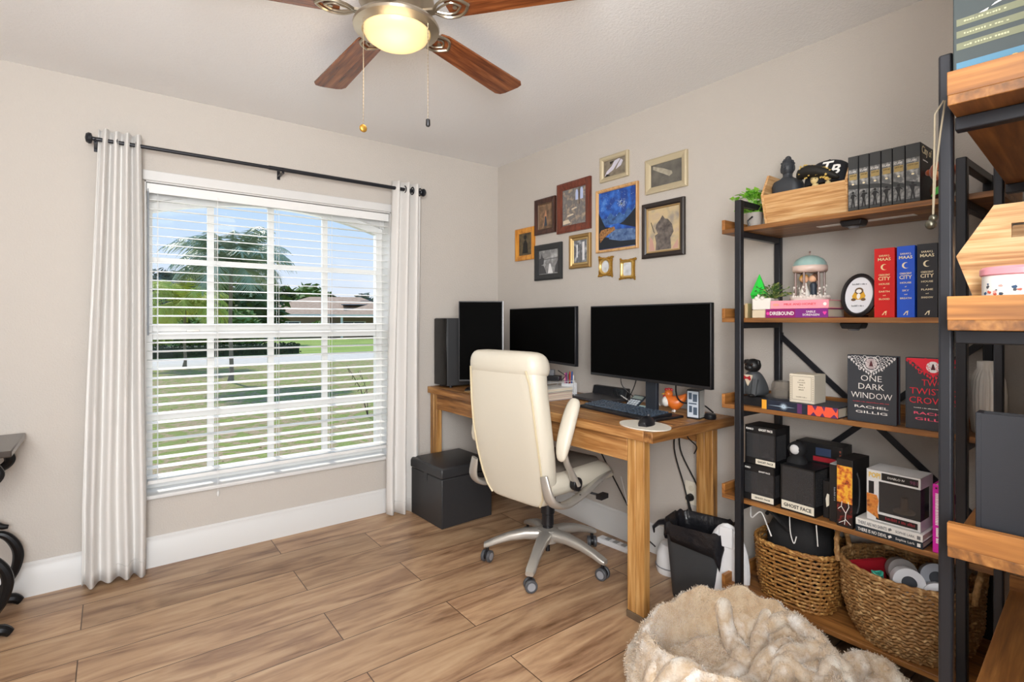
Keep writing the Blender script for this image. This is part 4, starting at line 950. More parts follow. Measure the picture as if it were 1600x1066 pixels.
# orange plush
pl_ = it('plush_toy', 'small orange plush monkey with green leaf in front of the last paperback', 'plush toy', 2.085, .492, z, -90)
OP = mat('orange_plush', '#b5562a', .95, bump=(200, .8, .003), sheen=.5)
MB().sphere((0, .0, .035), .033, 14, 10, 1, 1, 1.05).build('body', mat('brown_plush', '#4b2a1a', .95), pl_)
MB().sphere((0, 0, .093), .034, 16, 12).sphere((-.034, 0, .095), .011, 10, 7).sphere((.034, 0, .095), .011, 10, 7).build('head', OP, pl_)
MB().sphere((0, -.024, .084), .018, 12, 9, 1.1, .8, .8).build('muzzle', mat('peach_plush', '#d9956a', .9), pl_)
q = MB(); [q.sphere((s*.010, -.030, .101), .003, 8, 6) for s in (-1, 1)]; q.sphere((0, -.0405, .088), .003, 8, 6); q.build('face', BLK, pl_)
MB().prism([(-.02, .01), (.01, .02), (.022, .055), (-.008, .035)], 'y', -.04, -.036).build('leaf', mat('leaf_green', '#3f9a35', .6), pl_)
# under shelf lights
def puck(zs, lab):
    t = it('puck_light', lab, 'light', 2.13, .757, zs-.018, -90)
    MB().prism([(-.03, -.022), (-.036, -.006), (-.036, 0), (.036, 0), (.036, -.006), (.03, -.022)], 'y', -.03, .03).build('housing', PLAST, t, bevel=.004)
    MB().cyl((0, 0, -.022), (0, 0, -.028), .02, .016, 16).build('lens', mat('lens_grey', '#6d7076', .2), t)
puck(SZ[4], 'black puck light stuck under the top shelf'); puck(SZ[3], 'black puck light stuck under the second shelf from the top')
one(MB().box(-.155, .155, -.018, .018, -.0012, 0), 'mounting_strip', WHITE, 'white mounting strip on the underside of the top shelf behind the puck light', 'strip', loc=(2.175, .74, SZ[4]-.0182), rz=-90)

# ---- second shelf
z = SZ[3]
for i, (cc, h, X_) in enumerate((('#8a6a45', .056, 2.13), ('#d3b98c', .062, 2.15))):
    t = it('small_book', ('brown' if i == 0 else 'cream')+' miniature book leaning at the far left end of the second shelf', 'book', X_, 1.186-.014*i, z, -90+4*i)
    bookp(t, .012, .042, h, mat('mini_'+str(i), cc, .6), 'sv', th=.0015)
GR = mat('green_crystal_plastic', '#2fe04a', .3)
q = MB(); hx = [(.036*math.cos(PI*i/3), .036*math.sin(PI*i/3)) for i in range(6)]
q.add([(0, 0, 0)]+[(x, y, .10) for x, y in hx]+[(0, 0, .188)], [(0, 1+(i+1) % 6, 1+i) for i in range(6)]+[(7, 1+i, 1+(i+1) % 6) for i in range(6)])
one(q, 'crystal_ornament', GR, 'bright green pointed crystal shaped ornament behind the white planter', 'ornament', loc=(2.19, 1.135, z), rz=10, shadeflat=True)
pp = it('planter', 'small white cube planter with yellow green sprigs on the second shelf', 'planter', 2.055, 1.058, z, -88)
WPL = mat('white_ceramic', '#e9e4dc', .45)
MB().box(-.037, .037, 0, .07, .032, .078).build('upper_block', WPL, pp, bevel=.003); MB().box(-.037, .037, 0, .07, 0, .0315).build('lower_block', mat('beige_wood_block', '#d8c8ac', .6), pp, bevel=.002)
q = MB(); [q.sphere((x, .004, .078), .009, 10, 6) for x in (-.02, .003)]; q.box(-.02, -.013, .01, .02, .078, .095); q.build('knobs', WPL, pp)
g_ = leafy(46, .075, .075, .03, .012, 9); q = g_.build('sprigs', mat('sprig_green', '#31502a', .6, var=(60, '#d9d980', (.5, '#4e7a35'))), pp, shadeflat=True); q.location = (.03, .035, .045)
t = it('paperback_book', 'purple and magenta paperback lying flat beneath the pink one', 'book', FX-.015, .918, z, -90, 'books stacked under the gazebo figurine')
bookp(t, .226, .15, .034, mat('plum_cover', '#8a1566', .45), 'sh')
q = MB(); fl(q, rect(.0, .112, .001, .033)); q.build('violet_panel', mat('violet_cover', '#7c2580', .45), t)
lettering(t, 'DIREBOUND', -.05, .017, .014, WHITE, width=.09, y=-.001, bold=.01); lettering(t, 'SABLE', .055, .0225, .008, WHITE, width=.032, y=-.001); lettering(t, 'SORENSEN', .055, .011, .008, WHITE, width=.058, y=-.001)
q = MB(); fl(q, disc(-.103, .017, .006), -.001, 0); fl(q, [(.102, .01), (.109, .02), (.105, .024), (.102, .021), (.099, .024), (.095, .02)], -.001, 0); q.build('emblem', mat('hot_pink', '#e83fa0', .5), t)
t = it('paperback_book', 'pink paperback lying on the purple one under the gazebo figurine', 'book', FX-.013, .908, z+.0345, -90, 'books stacked under the gazebo figurine')
bookp(t, .208, .148, .031, mat('pink_cover', '#f49aa9', .45), 'sh')
lettering(t, 'MILK AND HONEY', .005, .0165, .0085, mat('red_print', '#d8333f', .5), width=.115, y=-.001); q = MB(); fl(q, disc(-.083, .0155, .012, .005), -.001, 0); q.build('title_blur', mat('peach_print', '#ff9d8a', .5), t); q = MB(); fl(q, disc(.092, .0155, .006), -.001, 0); q.build('emblem', WHITE, t)
# gazebo figurine
gz = it('gazebo_figurine', 'ceramic gazebo figurine with teal dome and a small wedding couple inside', 'figurine', 2.125, .905, z+.0658, -90)
CER = mat('pale_ceramic', '#d8cfc6', .35, bump=(60, .3, .003)); CERB = mat('bronze_ceramic', '#7b6157', .35)
q = MB().lathe([(.066, 0), (.068, .008), (.06, .016), (.02, .018), (.001, .018)], 28)
rnd = random.Random(12)
for i in range(34): a = 2*PI*i/34; q.sphere((.062*math.cos(a), .062*math.sin(a), .014), rnd.uniform(.004, .007), 7, 5)
q.build('base', CER, gz)
q = MB()
for i in range(6):
    a = PI/6+i*PI/3; x, y = .048*math.cos(a), .048*math.sin(a); q.cyl((x, y, .016), (x, y, .125), .0045, n=8)
q.build('columns', CERB, gz)
q = MB()
for i in range(6):
    a = PI/6+i*PI/3; x, y = .050*math.cos(a), .050*math.sin(a)
    for k in range(7): q.sphere((x+rnd.uniform(-.005, .005), y+rnd.uniform(-.005, .005), .02+.006*k), .0045, 6, 5)
q.build('blossoms', mat('blossom_white', '#ece4dc', .4), gz)
rr = []
for zz_, r_, sc2 in ((.112, .055, .0), (.120, .060, .006), (.132, .060, .0), (.134, .052, 0)): rr.append([((r_)*math.cos(a), r_*math.sin(a), zz_-(.006*abs(math.sin(3*a)) if zz_ < .125 else 0)) for a in [2*PI*i/36 for i in range(36)]])
MB().loft(rr).build('canopy_rim', mat('blush_ceramic', '#d9c2b6', .35), gz, sharp=80)
MB().lathe([(.058, .132), (.055, .145), (.045, .158), (.028, .168), (.010, .173), (.002, .174)], 32).build('dome', mat('teal_ceramic', '#7fa6a2', .3, var=(20, '#a9c3bd')), gz)
MB().cyl((0, 0, .172), (0, 0, .184), .002, n=8).sphere((0, 0, .186), .004, 8, 6).build('finial', CERB, gz)
q = MB().lathe([(.021, .018), (.018, .03), (.011, .05), (.008, .06), (.0075, .066), (.004, .070)], 16, (-.016, -.006, 0)); q.build('bride_dress', mat('dress_white', '#f0ece4', .5), gz)
SK = mat('figurine_skin', '#e5b591', .5)
MB().sphere((-.016, -.008, .082), .0145, 14, 10).build('bride_head', SK, gz)
MB().sphere((-.020, -.003, .086), .0165, 14, 10).build('bride_hair', mat('blond_hair', '#d9a84e', .5), gz)
MB().lathe([(.011, .018), (.011, .045), (.013, .058), (.010, .066), (.004, .070)], 14, (.014, -.002, 0)).build('groom_suit', mat('suit_navy', '#2c3542', .5), gz)
MB().sphere((.012, -.003, .083), .014, 14, 10).build('groom_head', SK, gz); MB().sphere((.017, .003, .088), .0145, 14, 10).build('groom_hair', mat('brown_hair', '#6b4a38', .6), gz)
# oval frame
ofr = it('picture_frame', 'black oval photo frame leaning back beside the red hardcover', 'picture frame', 2.082, .732, z+.003, -98)
MT = Matrix.Rotation(math.radians(-10), 4, 'X')
q = MB(); q.M = MT; 
ring = [(disc(0, .078, rx_, rz_, 40), y_) for rx_, rz_, y_ in ((.058, .076, .012), (.060, .078, 0), (.052, .070, -.006), (.047, .065, -.002), (.046, .064, .008))]
q.loft([[(p[0], y_, p[1]) for p in r_] for r_, y_ in ring], cap=False); q.build('oval_rim', mat('frame_black', '#1f1d1e', .4), ofr, sharp=60)
q = MB(); q.M = MT; q.prism(disc(0, .078, .048, .066, 40), 'y', .003, .005); q.build('mat_board', mat('pale_print', '#e6e8ee', .5), ofr)
q = MB(); q.M = MT; fl(q, [(-.018, .062), (.018, .062), (.022, .075), (.012, .095), (-.012, .095), (-.022, .075)], .0015, .0025); q.build('animal_print', mat('mustard_yellow', '#d8a52a', .5), ofr)
q = MB(); q.M = MT; fl(q, disc(0, .093, .014, .012), .0008, .0016); fl(q, disc(-.016, .062, .008, .005), .0008, .0016); fl(q, disc(.016, .062, .008, .005), .0008, .0016); q.build('animal_head_print', mat('umber_print', '#6a5238', .5), ofr)
q = MB(); q.M = MT; fl(q, disc(0, .092, .009, .007), .0002, .001); fl(q, disc(0, .074, .006, .010), .0002, .001); q.build('animal_belly_print', WHITE, ofr)
marks(ofr, 0, .118, .05, .006, mat('grey_print', '#8d8f94', .5), 4, y=.0015, M=MT); marks(ofr, 0, .040, .042, .006, mat('grey_print', '#8d8f94', .5), 4, y=.0015, M=MT)
MB().box(-.012, .012, .03, .055, 0, .006).tube([(0, .045, .003), (0, .016, .07)], .004, 6).build('easel_leg', mat('frame_black', '#1f1d1e', .4), ofr)
# crescent books
for i, (ya, yb_, cc, nm, h, ttl) in enumerate(((.664, .604, '#cf1212', 'red', .230, ('HOUSE', 'of', 'EARTH', 'and', 'BLOOD')), (.600, .550, '#1a55cf', 'blue', .231, ('HOUSE', 'of', 'SKY', 'and', 'BREATH')), (.546, .492, '#20222a', 'black', .232, ('HOUSE', 'of', 'FLAME', 'and', 'SHADOW')))):
    w_ = ya-yb_-.002; t = it('hardcover_book', f'thick {nm} hardcover book standing '+('beside the oval frame', 'between the red and black hardcovers', 'nearest the post on the second shelf')[i], 'book', FX-.013, (ya+yb_)/2, z, -90, 'thick hardcovers on the second shelf')
    bookp(t, w_, .155, h, mat('hard_'+nm, cc, .4), 'sv')
    TX = CREAM if i else mat('pale_yellow_print', '#f1d9a4', .5)
    for s_t, zz_, sz, wd in (('SARAH J.', h-.026, .006, .030), ('MAAS', h-.037, .010, .036), ('CRESCENT', h-.089, .006, .032), ('CITY', h-.101, .012, .034)): lettering(t, s_t, 0, zz_, sz, TX, width=wd, y=-.001, bold=.015)
    q = MB(); out_ = [(.010*math.cos(a), h-.063+.010*math.sin(a)) for a in [PI*.30+PI*1.4*k/14 for k in range(15)]]; inn = [(.0035+.0085*math.cos(a), h-.063+.0085*math.sin(a)) for a in [PI*.34+PI*1.32*k/14 for k in range(15)]]
    for k in range(14): fl(q, [out_[k], out_[k+1], inn[k+1], inn[k]], -.001, 0)
    q.build('crescent_emblem', TX, t)
    for k, s_t in enumerate(ttl): lettering(t, s_t, 0, h-.119-.0125*k, .0058 if k % 2 == 0 else .004, TX, width=min(.030, .0062*len(s_t)) if k % 2 == 0 else None, y=-.001, bold=.012)
    q = MB(); fl(q, [(-.007, .008), (-.004, .008), (.002, .018), (.004, .012), (.002, .008), (.005, .008), (.006, .016), (.007, .022), (.001, .02)], -.001, 0); q.build('publisher_mark', TX, t)

# ---- third shelf
z = SZ[2]
t = it('decor_book', 'large black book lying flat under the pug statue on the third shelf', 'book', 2.075, 1.06, z, -90)
bookp(t, .17, .16, .036, mat('black_cover', '#1a1a1d', .45), 'sh')
pg_ = it('dog_statue', 'black pug statue wearing a grey suit and red bow tie', 'statue', 2.11, 1.115, z+.0365, -100)
SU = mat('suit_grey', '#45484b', .6); BKP = mat('pug_black', '#131314', .45)
rr = []
for zz_, hx_, hy_, yo in ((0, .040, .05, .01), (.02, .044, .052, .01), (.05, .040, .044, .008), (.075, .036, .036, 0), (.092, .028, .028, -.004), (.102, .018, .02, -.006)): rr.append([(p[0], p[1]+yo, zz_) for p in rrect(hx_, hy_, min(hx_, hy_)*.85)])
MB().loft(rr).build('body', SU, pg_, subd=1)
for s in (-1, 1):
    MB().tube([(s*.024, -.026, .07), (s*.027, -.036, .04), (s*.026, -.040, .006)], [.014, .012, .012], 10).build('front_leg', SU, pg_)
    MB().sphere((s*.026, -.046, .007), .012, 10, 6, 1, 1.4, .6).build('paw', BKP, pg_)
MB().prism([(-.018, .088), (.018, .088), (.014, .07), (0, .042), (-.014, .07)], 'y', -.043, -.03).build('shirt_front', mat('shirt_cream', '#e5d6be', .6), pg_, bevel=.002)
q = MB(); q.prism([(0, .076), (-.015, .085), (-.015, .067)], 'y', -.049, -.041); q.prism([(0, .076), (.015, .085), (.015, .067)], 'y', -.049, -.041); q.sphere((0, -.046, .076), .004, 8, 6); q.build('bow_tie', mat('bow_red', '#b3242c', .5), pg_)
MB().sphere((0, -.008, .125), .031, 16, 12, 1.05, .95, .9).sphere((0, -.034, .117), .017, 12, 9, 1.1, .8, .8).sphere((0, -.048, .122), .005, 8, 6).build('head', BKP, pg_)
for s in (-1, 1): 
    MB().prism([(s*.018, .150), (s*.034, .148), (s*.037, .128), (s*.027, .132)], 'y', -.02, -.006).build('ear', BKP, pg_, bevel=.003)
    MB().sphere((s*.014, -.034, .130), .0045, 8, 6).build('eye', mat('eye_gloss', '#2e1a10', .1), pg_)
gj = it('candle_jar', 'faceted smoky glass candle jar between the pug statue and white box', 'candle', 2.125, 1.008, z+.0365, -90)
MB().lathe([(.038, 0), (.043, .012), (.041, .055), (.036, .068), (.033, .068), (.038, .054), (.039, .012), (.034, .004), (.001, .004)], 10).build('glass_jar', mat('smoky_glass', '#8c857c', .08, alpha=.45), gj, shadeflat=True)
MB().lathe([(.032, .005), (.035, .012), (.034, .035), (.001, .036)], 16).build('wax', mat('dark_wax', '#4b4038', .5), gj)
t = it('hardcover_book', 'hardcover lying flat with a blue, orange and red illustrated spine', 'book', FX-.02, .907, z, -91)
bookp(t, .275, .17, .038, mat('navy_cover', '#1b2436', .45), 'sh')
q = MB(); fl(q, rect(-.137, -.118, .001, .037)); q.build('amber_band', mat('amber_print', '#e8a52f', .5), t)
q = MB(); fl(q, rect(.035, .137, .001, .037)); q.build('coral_band', mat('coral_print', '#f05a3c', .5), t)
q = MB(); fl(q, rect(-.002, .015, .001, .037), -.0006, 0); 
for a, b_ in ((.045, .066), (.078, .094), (.112, .137)): fl(q, [(a, .001), ((a+b_)/2, .014), (b_, .001)], -.0007, 0); fl(q, [(a+.006, .037), ((a+b_)/2+.006, .020), (b_+.002 if b_ < .13 else b_, .037)], -.0007, 0)
q.build('violet_shapes', mat('violet_print', '#5c2c5e', .5), t)
q = MB(); 
for k in range(16): a = 2*PI*k/16; fl(q, [(-.052+.003*math.cos(a+.5), .019+.003*math.sin(a+.5)), (-.052+.017*math.cos(a), .019+.015*math.sin(a)), (-.052+.003*math.cos(a-.5), .019+.003*math.sin(a-.5))], -.0008, 0)
fl(q, [(-.112, .0185), (-.052, .020), (-.010, .0185), (-.052, .017)], -.0009, 0); q.build('starburst_print', mat('ice_print', '#bcd0e0', .5), t)
wb_ = it('gift_box', 'small cream cardboard box with a printed label on the flat hardcover', 'box', FX, .902, z+.0385, -92)
MB().box(-.045, .045, 0, .09, 0, .107).build('carton', mat('cream_card', '#d9d0bd', .75), wb_, bevel=.0015)
q = MB()
for a, b_, c, d in ((-.034, .034, .098, .0995), (-.034, .034, .010, .0115), (-.0355, -.034, .01, .0995), (.034, .0355, .01, .0995)): fl(q, rect(a, b_, c, d), -.0006, 0)
for k in range(14): fl(q, disc(-.040, .010+.0068*k, .0022, n=6), -.0006, 0); fl(q, disc(.0405, .010+.0068*k, .0022, n=6), -.0006, 0)
q.build('label_border', mat('taupe_print', '#9a917f', .6), wb_)
for k, w_ in enumerate((.02, .028, .016, .024, .02)): marks(wb_, 0, .085-.009*k, w_, .004, mat('taupe_print', '#9a917f', .6), 2, seed=k)
marks(wb_, 0, .022, .04, .004, mat('taupe_print', '#9a917f', .6), 4)

def lace(t, cx, ztop, w_, h, m, seed, inner=None):
    rnd = random.Random(seed); q = MB()
    def arc(cx_, cz_, r, a0, a1, wd, n=9):
        for i in range(n):
            A, B_ = a0+(a1-a0)*i/n, a0+(a1-a0)*(i+1)/n
            fl(q, [(cx_+r*math.cos(A), cz_+r*math.sin(A)), (cx_+r*math.cos(B_), cz_+r*math.sin(B_)), (cx_+(r-wd)*math.cos(B_), cz_+(r-wd)*math.sin(B_)), (cx_+(r-wd)*math.cos(A), cz_+(r-wd)*math.sin(A))], -.0012, -.0003)
    for s in (-1, 1):
        for j in range(5):
            zz_ = ztop-.006-j*h/5.2; half = w_/2*(1-j/5.0)**.8
            k = 0; x = .010+.004*(j % 2)
            while x < half:
                r = .0042+.0016*((k+j) % 2); arc(s*x, zz_+.002*math.sin(k*2), r, 0, 2*PI*.8, .0013); fl(q, disc(s*x, zz_-.0045, .0017, n=6), -.0012, -.0003); x += .0095; k += 1
        for i in range(10):
            u = i/9; x = w_/2*(1-u)*.98; zz_ = ztop-.004-h*.95*u**.85
            fl(q, [(s*x-.003, zz_), (s*x, zz_-.008), (s*x+.003, zz_), (s*x, zz_+.002)], -.0012, -.0003)
    arc(0, ztop-h*.42, .024, -PI*.95, -PI*.05, .003, 14); arc(0, ztop-h*.42, .024, PI*.1, PI*.9, .002, 10)
    fl(q, [(-.005, ztop-h*.82), (0, ztop-h*.98), (.005, ztop-h*.82), (0, ztop-h*.76)], -.0012, -.0003)
    q.build('lace_print', m, t)
    q = MB(); fl(q, disc(0, ztop-h*.42, .018, .018), -.0009, -.0002); q.build('medallion', inner or m, t)
    q = MB(); fl(q, [(-.006, ztop-h*.56), (.006, ztop-h*.56), (.002, ztop-h*.3), (0, ztop-h*.24), (-.002, ztop-h*.3)], -.0015, -.0005); q.build('tiny_silhouette', mat('maroon_print', '#4a1420', .5), t)
t = it('hardcover_book', 'charcoal hardcover facing out with a white lace crest on its cover', 'book', FX+.0, .676, z, -91, 'cover-out books on the third shelf')
bookp(t, .146, .034, .228, mat('charcoal_cover', '#34383f', .5), 'f', pages=mat('maroon_edge', '#3c1a22', .7))
lace(t, 0, .226, .138, .062, mat('silver_print', '#e6e4e4', .4), 3, mat('grey_rose', '#b9a9ab', .5))
for s_t, zz_, wd in (('ONE', .150, .062), ('DARK', .122, .076), ('WINDOW', .091, .122)): lettering(t, s_t, 0, zz_, .021, WHITE, width=wd, y=-.001, bold=-.008)
for s_t, zz_, wd in (('RACHEL', .052, .100), ('GILLIG', .034, .094)): lettering(t, s_t, 0, zz_, .0085, WHITE, width=wd, y=-.001, bold=.01)
marks(t, 0, .0685, .11, .0026, mat('red_small', '#b8323f', .5), 10)
t = it('hardcover_book', 'charcoal hardcover facing out with a red dripping crest and red title', 'book', FX+.0, .507, z, -91, 'cover-out books on the third shelf')
bookp(t, .146, .034, .228, mat('charcoal_cover', '#34383f', .5), 'f', pages=mat('maroon_edge', '#3c1a22', .7))
RDP = mat('crimson_print', '#e3233a', .4); lace(t, 0, .226, .138, .062, RDP, 4, mat('silver_print', '#e6e4e4', .4))
q = MB(); fl(q, [(-.071, .226), (.071, .226), (.05, .212), (.03, .195), (.022, .18), (.01, .186), (0, .168), (-.01, .186), (-.022, .18), (-.03, .195), (-.05, .212)], -.0008, 0); q.build('red_crest', RDP, t)
for s_t, zz_, wd in (('TWO', .150, .058), ('TWISTED', .122, .122), ('CROWNS', .093, .124)): lettering(t, s_t, 0, zz_, .021, RDP, width=wd, y=-.001, bold=-.004)
for s_t, zz_, wd in (('RACHEL', .052, .100), ('GILLIG', .034, .094)): lettering(t, s_t, 0, zz_, .0085, mat('rose_print', '#f0577a', .5), width=wd, y=-.001, bold=.01)
marks(t, 0, .0685, .10, .0024, WHITE, 10)
va = MB(); rr = []
for zz_, r_, k in ((0, .034, 0), (.006, .038, .2), (.05, .042, 1), (.12, .044, 1), (.165, .040, 1), (.19, .030, .6), (.20, .025, 0), (.222, .025, 0), (.222, .021, 0), (.19, .021, 0), (.05, .030, 0), (.02, .02, 0)):
    rr.append([((r_+.0016*k*math.cos(26*a))*math.cos(a), (r_+.0016*k*math.cos(26*a))*math.sin(a), zz_) for a in [2*PI*i/130 for i in range(130)]])
va.loft(rr); one(va, 'vase', mat('white_ceramic_vase', '#ece9e2', .35), 'white ribbed ceramic vase at the right end of the third shelf', 'vase', loc=(2.14, .395, z), sharp=80)
MB_ = None

# ---- fourth shelf: boxed toys and books
z = SZ[1]
WIN = mat('box_window', '#4a4a4c', .12, alpha=.45); DKB = mat('toy_box_black', '#141416', .45)
def toybox(label, X, Y, z, W, Dp, Hh, band, texts, rz=-90, frame=DKB, wz=None, wx=None, pos=None):
    t = it('toy_box', label, 'box', X, Y, z, rz, 'boxed collectibles on the fourth shelf')
    wz = wz or (.028, Hh-.030); wx = wx or (-W/2+.006, W/2-.006); q = MB()
    q.box(-W/2, W/2, 0, Dp, 0, .0015).box(-W/2, W/2, 0, Dp, Hh-.0015, Hh).box(-W/2, W/2, Dp-.0015, Dp, 0, Hh).box(-W/2, -W/2+.0015, 0, Dp, 0, Hh).box(W/2-.0015, W/2, wz[1]*0, Dp, 0, wz[0])
    q.box(W/2-.0015, W/2, 0, Dp, wz[1], Hh).box(W/2-.0015, W/2, Dp-.03, Dp, 0, Hh).box(W/2-.0015, W/2, 0, .004, 0, Hh)
    q.box(-W/2, W/2, 0, .0015, 0, wz[0]).box(-W/2, W/2, 0, .0015, wz[1], Hh).box(-W/2, wx[0], 0, .0015, 0, Hh).box(wx[1], W/2, 0, .0015, 0, Hh)
    q.build('carton', frame, t)
    MB().box(wx[0], wx[1], .001, .0018, wz[0], wz[1]).box(W/2-.0018, W/2-.001, .004, Dp-.03, wz[0], wz[1]).build('window', WIN, t)
    MB().lathe([(.022, .012), (.024, .02), (.010, .024), (.008, .05), (.001, .052)], 16, (0, Dp/2, 0)).build('inner_stand', mat('grey_insert', '#3a3a3d', .5), t)
    q = MB(); fl(q, rect(*band)); q.build('name_label', mat('label_cream', '#e2dccb', .6), t)
    for a in texts: lettering(t, a[0], a[1], a[2], a[3], a[4], width=a[5] if len(a) > 5 else None, y=-.001, bold=.02)
    return t
RDK = mat('deep_red_print', '#a5202c', .5)
toybox('black window box with cream label, bottom of the stack by the left post', FX, 1.065, z, .125, .11, .145, (-.03, .058, .004, .026), [('GHOST FACE', .014, .015, .006, BLK, .06), ('FUNKO', -.045, .130, .007, WHITE, .022), ('GHOST FACE', .022, .121, .006, WHITE, .045)], -89)
toybox('black window box with cream label, topmost of the stack by the left post', FX, 1.06, z+.1455, .125, .11, .155, (-.018, .060, .004, .024), [('GHOST FACE', .021, .014, .008, BLK, .062), ('GHOST FACE', .022, .142, .009, WHITE, .056), ('FUNKO', -.042, .141, .008, WHITE, .03)], -91)
toybox('large black window box with wide cream name label, in front of a dark box', FX-.005, .915, z, .128, .12, .172, (-.060, .060, .006, .036), [('GHOST FACE', 0, .021, .013, BLK, .102)], -93, wz=(.038, .166))
hf = it('hooded_figure', 'small black hooded cloak figure sitting on top of the large window box', 'figurine', 2.11, .945, z+.1725, -90)
rr = []
for zz_, hx_, hy_ in ((0, .036, .028), (.012, .034, .026), (.03, .022, .018), (.036, .028, .022), (.055, .034, .026), (.072, .026, .022), (.082, .010, .010)): rr.append([(p[0], p[1], zz_) for p in rrect(hx_, hy_, min(hx_, hy_)*.9)])
MB().loft(rr).build('cloak', mat('cloak_black', '#111114', .8), hf, sharp=80)
MB().sphere((0, -.020, .054), .019, 14, 10, 1, .5, 1).build('face_cloth', mat('pale_cloth', '#cfcfcf', .6), hf)
t = it('toy_box', 'tall dark red and black printed box behind the large window box', 'box', 2.20, .905, z, -90, 'boxed collectibles on the fourth shelf')
MB().box(-.085, .085, 0, .09, 0, .24).build('carton', DKB, t, bevel=.001)
q = MB(); fl(q, rect(-.02, .062, .172, .19)); q.build('red_strip', RDK, t); q = MB(); fl(q, rect(-.01, .045, .195, .225)); q.build('blue_patch', mat('dusk_blue', '#2f3f5c', .5), t)
q = MB(); [fl(q, rect(x, x+.006, .12+.014*k, .128+.014*k)) for x in (-.082, .074) for k in range(8)]; q.build('check_print', mat('rust_print', '#8c4a3a', .5), t)
t = it('toy_box', 'narrow black box with small white ghostly splash between window box and gloss black box', 'box', FX+.03, .822, z, -90, 'boxed collectibles on the fourth shelf')
MB().box(-.018, .018, 0, .08, 0, .135).build('carton', DKB, t, bevel=.001); q = MB(); fl(q, [(-.006, .04), (.002, .048), (.008, .07), (.004, .088), (-.004, .09), (-.009, .07)]); q.build('splash_print', mat('label_cream', '#e2dccb', .6), t)
t = it('slipcase_box', 'narrow gloss black box with grey top left of the orange illustrated box', 'box', FX+.01, .793, z, -90)
MB().box(-.018, .018, 0, .09, 0, .205).build('carton', DKB, t, bevel=.001); MB().box(-.017, .017, .002, .088, .205, .207).build('top_flap', mat('grey_flap', '#a9a9a9', .5), t); marks(t, 0, .10, .05, .005, mat('grey_print', '#8d8f94', .5), 3, mode='v')
t = it('illustrated_box', 'black box with an orange and yellow autumn illustration on its front', 'box', FX-.015, .752, z, -93)
MB().box(-.026, .026, 0, .13, 0, .238).build('carton', DKB, t, bevel=.0015)
q = MB(); fl(q, rect(-.0245, .0245, .085, .214)); q.build('autumn_art', mat('autumn_print', '#e8a12a', .5, var=(55, '#b8451f', (.42, '#f0b93a'), (.56, '#d8702a'), (.66, '#5a2614'))), t)
q = MB(); fl(q, rect(-.0245, .0245, .008, .085)); q.build('red_art', mat('ember_print', '#2a0f0c', .5, var=(60, '#8c2418', (.5, '#1a0a0a'))), t)
q = MB(); 
for a, b_ in (((0, .01), (.004, .05)), ((.004, .05), (-.010, .072)), ((-.010, .072), (-.008, .09)), ((.004, .05), (.014, .074)), ((.002, .03), (.02, .014)), ((.001, .025), (-.018, .012)), ((-.010, .072), (-.021, .06)), ((.014, .074), (.012, .092))):
    d = Vector((b_[0]-a[0], b_[1]-a[1])).normalized()*.0009; fl(q, [(a[0]-d.y, a[1]+d.x), (b_[0]-d.y, b_[1]+d.x), (b_[0]+d.y, b_[1]-d.x), (a[0]+d.y, a[1]-d.x)], -.0012, -.0003)
q.build('white_branches', WHITE, t)
MB().tube([(.0265, .03, .05), (.0268, .045, .075), (.0268, .05, .12), (.0268, .045, .165), (.0265, .03, .19)], .003, 5).build('side_arc', mat('grey_arc', '#4a4a4c', .5), t)
# white books under the window box
for i, (cc, nm, s1, s2, tm) in enumerate((('#1d2a35', 'dark navy', 'THERE IS NO DEVIL', 'Sophie Lark', WHITE), ('#e9e7e2', 'white', 'THERE ARE NO SAINTS', 'SOPHIE LARK', mat('grey_print2', '#77797d', .5)))):
    t = it('paperback_book', f'{nm} spined paperback lying flat, '+('bottom' if i == 0 else 'top')+' of the pair under the pale edged figure box', 'book', FX-.018, .623, z+.0235*i, -91-i, 'paperbacks under the figure box')
    bookp(t, .19, .13, .023, mat('pb_'+nm, cc, .45), 'sh'); lettering(t, s1, -.045, .0115, .011, tm, width=.085, y=-.001, bold=.01); lettering(t, s2, .048, .0115, .008, tm, width=.052, y=-.001)
    prints(t, 'spine_mark', tm, [[(.003, .006), (.012, .012), (.008, .018), (.001, .014)], rect(.080, .089, .006, .017)], -.001)
PW = mat('box_white', '#dedede', .45)
t = it('toy_box', 'white and black figure box with a clear window on top of two paperbacks', 'box', FX-.005, .613, z+.0475, -92, 'boxed collectibles on the fourth shelf')
W, Dp, Hh = .152, .11, .172; q = MB()
q.box(-W/2, W/2, 0, Dp, 0, .0015).box(-W/2, W/2, 0, Dp, Hh-.0015, Hh).box(-W/2, W/2, Dp-.0015, Dp, 0, Hh).box(-W/2, -W/2+.0015, 0, Dp, 0, Hh)
q.box(W/2-.0015, W/2, 0, Dp, 0, .034).box(W/2-.0015, W/2, 0, Dp, Hh-.036, Hh).box(W/2-.0015, W/2, Dp-.03, Dp, .034, Hh-.036)
q.box(-W/2, W/2, 0, .0015, 0, .034).box(-W/2, W/2, 0, .0015, Hh-.036, Hh).box(-W/2, -W/2+.036, 0, .0015, .034, Hh-.036); q.build('carton', PW, t)
prints(t, 'black_panel', BLK, [rect(-W/2+.044, W/2-.006, Hh-.030, Hh-.006), rect(-W/2+.006, -W/2+.022, .09, Hh-.04), rect(-W/2+.028, W/2-.008, .006, .026)])
q = MB().box(-W/2+.002, W/2-.002, Dp-.006, Dp-.002, .003, Hh-.003).box(-W/2+.002, W/2-.002, .004, Dp-.004, .0016, .004); q.build('inner_backing', mat('inner_black', '#1c1c1f', .5), t)
MB().box(-W/2+.036, W/2-.001, .0005, .0013, .034, Hh-.036).box(W/2-.0012, W/2-.0004, .002, Dp-.03, .034, Hh-.036).build('window', WIN, t)
